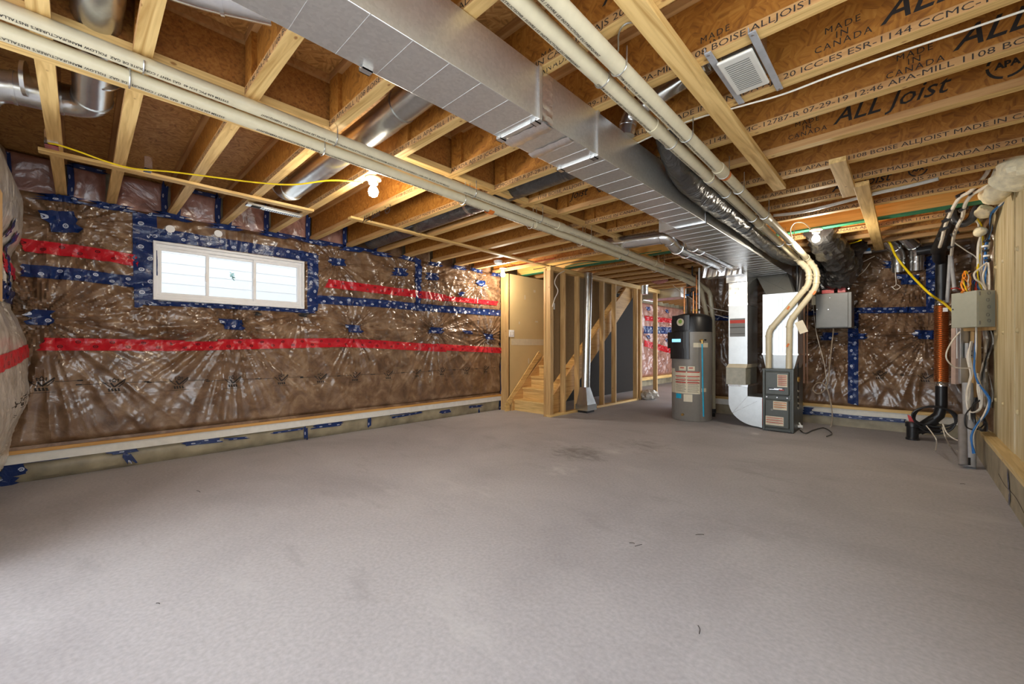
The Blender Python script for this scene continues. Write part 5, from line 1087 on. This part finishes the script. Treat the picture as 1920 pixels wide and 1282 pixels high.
# cables under the panel
bundle('blue data cables hanging from the panel down to the floor', [(1829,612,3.85),(1829,650,3.83),(1829,690,3.82),(1834,718,3.80),(1848,735,3.78),(1855,752,3.75),(1848,775,3.72),(1830,800,3.70),(1822,820,3.68),(1826,850,3.66)], 4, .006, ['bluew','bluew','bluew','whitew'], 2.5, 6)
bundle('white cables looping below the white enclosure', [(1822,640,3.95),(1815,668,3.93),(1820,700,3.92),(1816,735,3.88),(1818,765,3.85),(1828,773,3.82),(1838,762,3.8),(1836,730,3.82),(1832,700,3.85)], 3, .007, ['whitew'], 4, 7)
wire('cable', 'big white loop bulging left of the raceway', [P(u,v,T=3.9) for u,v in ((1800,622),(1785,640),(1775,660),(1776,675),(1790,688),(1808,690),(1820,690))], .006, 'whitew')
wire('cable', 'white cable trailing from the conduit to the hose coil', [P(u,v,T=t_) for u,v,t_ in ((1768,795,4.2),(1776,812,4.1),(1795,825,4.0),(1812,820,3.85),(1818,790,3.85),(1818,750,3.88))], .006, 'whitew')
wire('cable', 'white cable end lying on the floor below the drain pipe', [P(1737,798,T=4.3), P(1748,812,T=4.15), P(1756,826,T=4.02), P(1754,845,Z=.006)], .005, 'whitew')
wire('cable', 'second white cable end lying on the floor near the conduit', [P(1767,800,T=4.25), P(1773,820,T=4.1), P(1783,838,Z=.006), P(1800,848,Z=.006)], .005, 'whitew')
wire('cable', 'black cable loop beside the conduit foot', [P(u,v,T=3.8) for u,v in ((1840,748),(1820,765),(1810,780),(1812,800),(1830,805),(1845,795),(1842,780))], .006, 'black')
bundle('tangle of black cords hanging by the right wall foot', [(1832,745,3.85),(1826,765,3.83),(1830,790,3.8),(1843,808,3.76),(1850,795,3.76),(1843,780,3.78)], 4, .006, ['black'], 5, 9)
t = thing('plastic_film', 'loose clear plastic film hanging beside the right wall corner', 'film', P(1850,640,T=4.0))
mb = MB(); rows, cols = 30, 8
for j in range(rows):
    v = 614+150*j/(rows-1); wl_ = 14+6*math.sin(j*.35)+ (6 if j > 12 else 0)
    for i in range(cols):
        u = 1846+4*math.sin(j*.25)+ (i/(cols-1)-.3)*wl_; q = P(u, v, T=3.9+.05*math.sin(i*1.4+j*.3)); mb.v.append(tuple(q))
for j in range(rows-1):
    for i in range(cols-1): k = j*cols+i; mb.f.append((k, k+1, k+cols+1, k+cols))
o = mb.build('sheet', 'wrapw', t, smooth=True); md = o.modifiers.new('t', 'SOLIDIFY'); md.thickness = .003
# wires dangling on the back wall
wire('cable', 'thin white cable tied in a ring on the back wall film', [P(u,v,Y=7.15) for u,v in ((1678,492),(1679,515),(1680,533),(1674,538),(1680,543),(1688,538),(1682,533))], .004, 'whitew')
wire('cable', 'two thin stray wires crossing over the ventilation box', [P(u,v,Y=7.1) for u,v in ((1640,480),(1620,490),(1600,500),(1590,515))], .004, 'whitew')
wire('cable', 'thin stray wire sagging by the flexible duct', [P(u,v,Y=7.1) for u,v in ((1632,492),(1620,508),(1605,520),(1592,530),(1610,535))], .004, 'whitew')
t = thing('junction_box', 'small blue junction box fixed to a joist near the back wall', 'junction box', P(1620,468,Y=6.9)); a, b_ = P(1606,473,Y=6.9), P(1632,464,Y=6.9); MB().box(a.x, b_.x, 6.9, 6.97, a.z, b_.z).build('box', 'bluew', t, bevel=.003); MB().box(a.x-.02, b_.x+.01, 6.895, 6.90, a.z-.03, a.z-.004).build('strap', 'white', t)
# green cables on the ceiling past the stair
wire('cable', 'green cable running under the far joists over the stair', [P(u,v,Z=2.34) for u,v in ((1060,500),(1100,492),(1150,488),(1200,476),(1240,470))], .006, 'green')
wire('cable', 'dark cable running beside the green one over the stair', [P(u,v,Z=2.36) for u,v in ((1000,505),(1040,498),(1090,489),(1140,490),(1190,478))], .006, 'black')
wire('cable', 'reddish cable near the smoke detector', [P(u,v,Z=2.36) for u,v in ((945,492),(970,497),(1000,492),(1040,484))], .005, 'stred')
wire('cable', 'white cables curling at the stud wall top plate', [P(u,v,X=-3.97) for u,v in ((1036,575),(1040,560),(1046,545),(1040,530),(1046,515),(1058,508))], .008, 'whitew')
# small litter on the slab
for k, (u, v, l, a) in enumerate(((372,921,.06,.2),(1312,1002,.05,.8),(1197,1022,.05,1.2),(1310,1180,.05,2.0),(1185,1018,.03,.4),(296,1131,.02,.5),(1020,770,.03,.1),(1805,907,.03,.3))):
    p = P(u, v, Z=.004); d = Vector((math.cos(a), math.sin(a), 0))*l/2; o = MB().tube([p-d, p+Vector((.004,.003,.002)), p+d], .0015, 5, smooth=3).build('splinter', 'ink', None); tag(o, ('thin dark splinter lying on the slab %s' % ('near the left wall', 'right of the middle', 'in the middle of the room', 'at the front right', 'beside the middle one', 'far at the front left', 'by the stair foot', 'near the right wall')[k]), 'splinter', 'splinters on the slab')
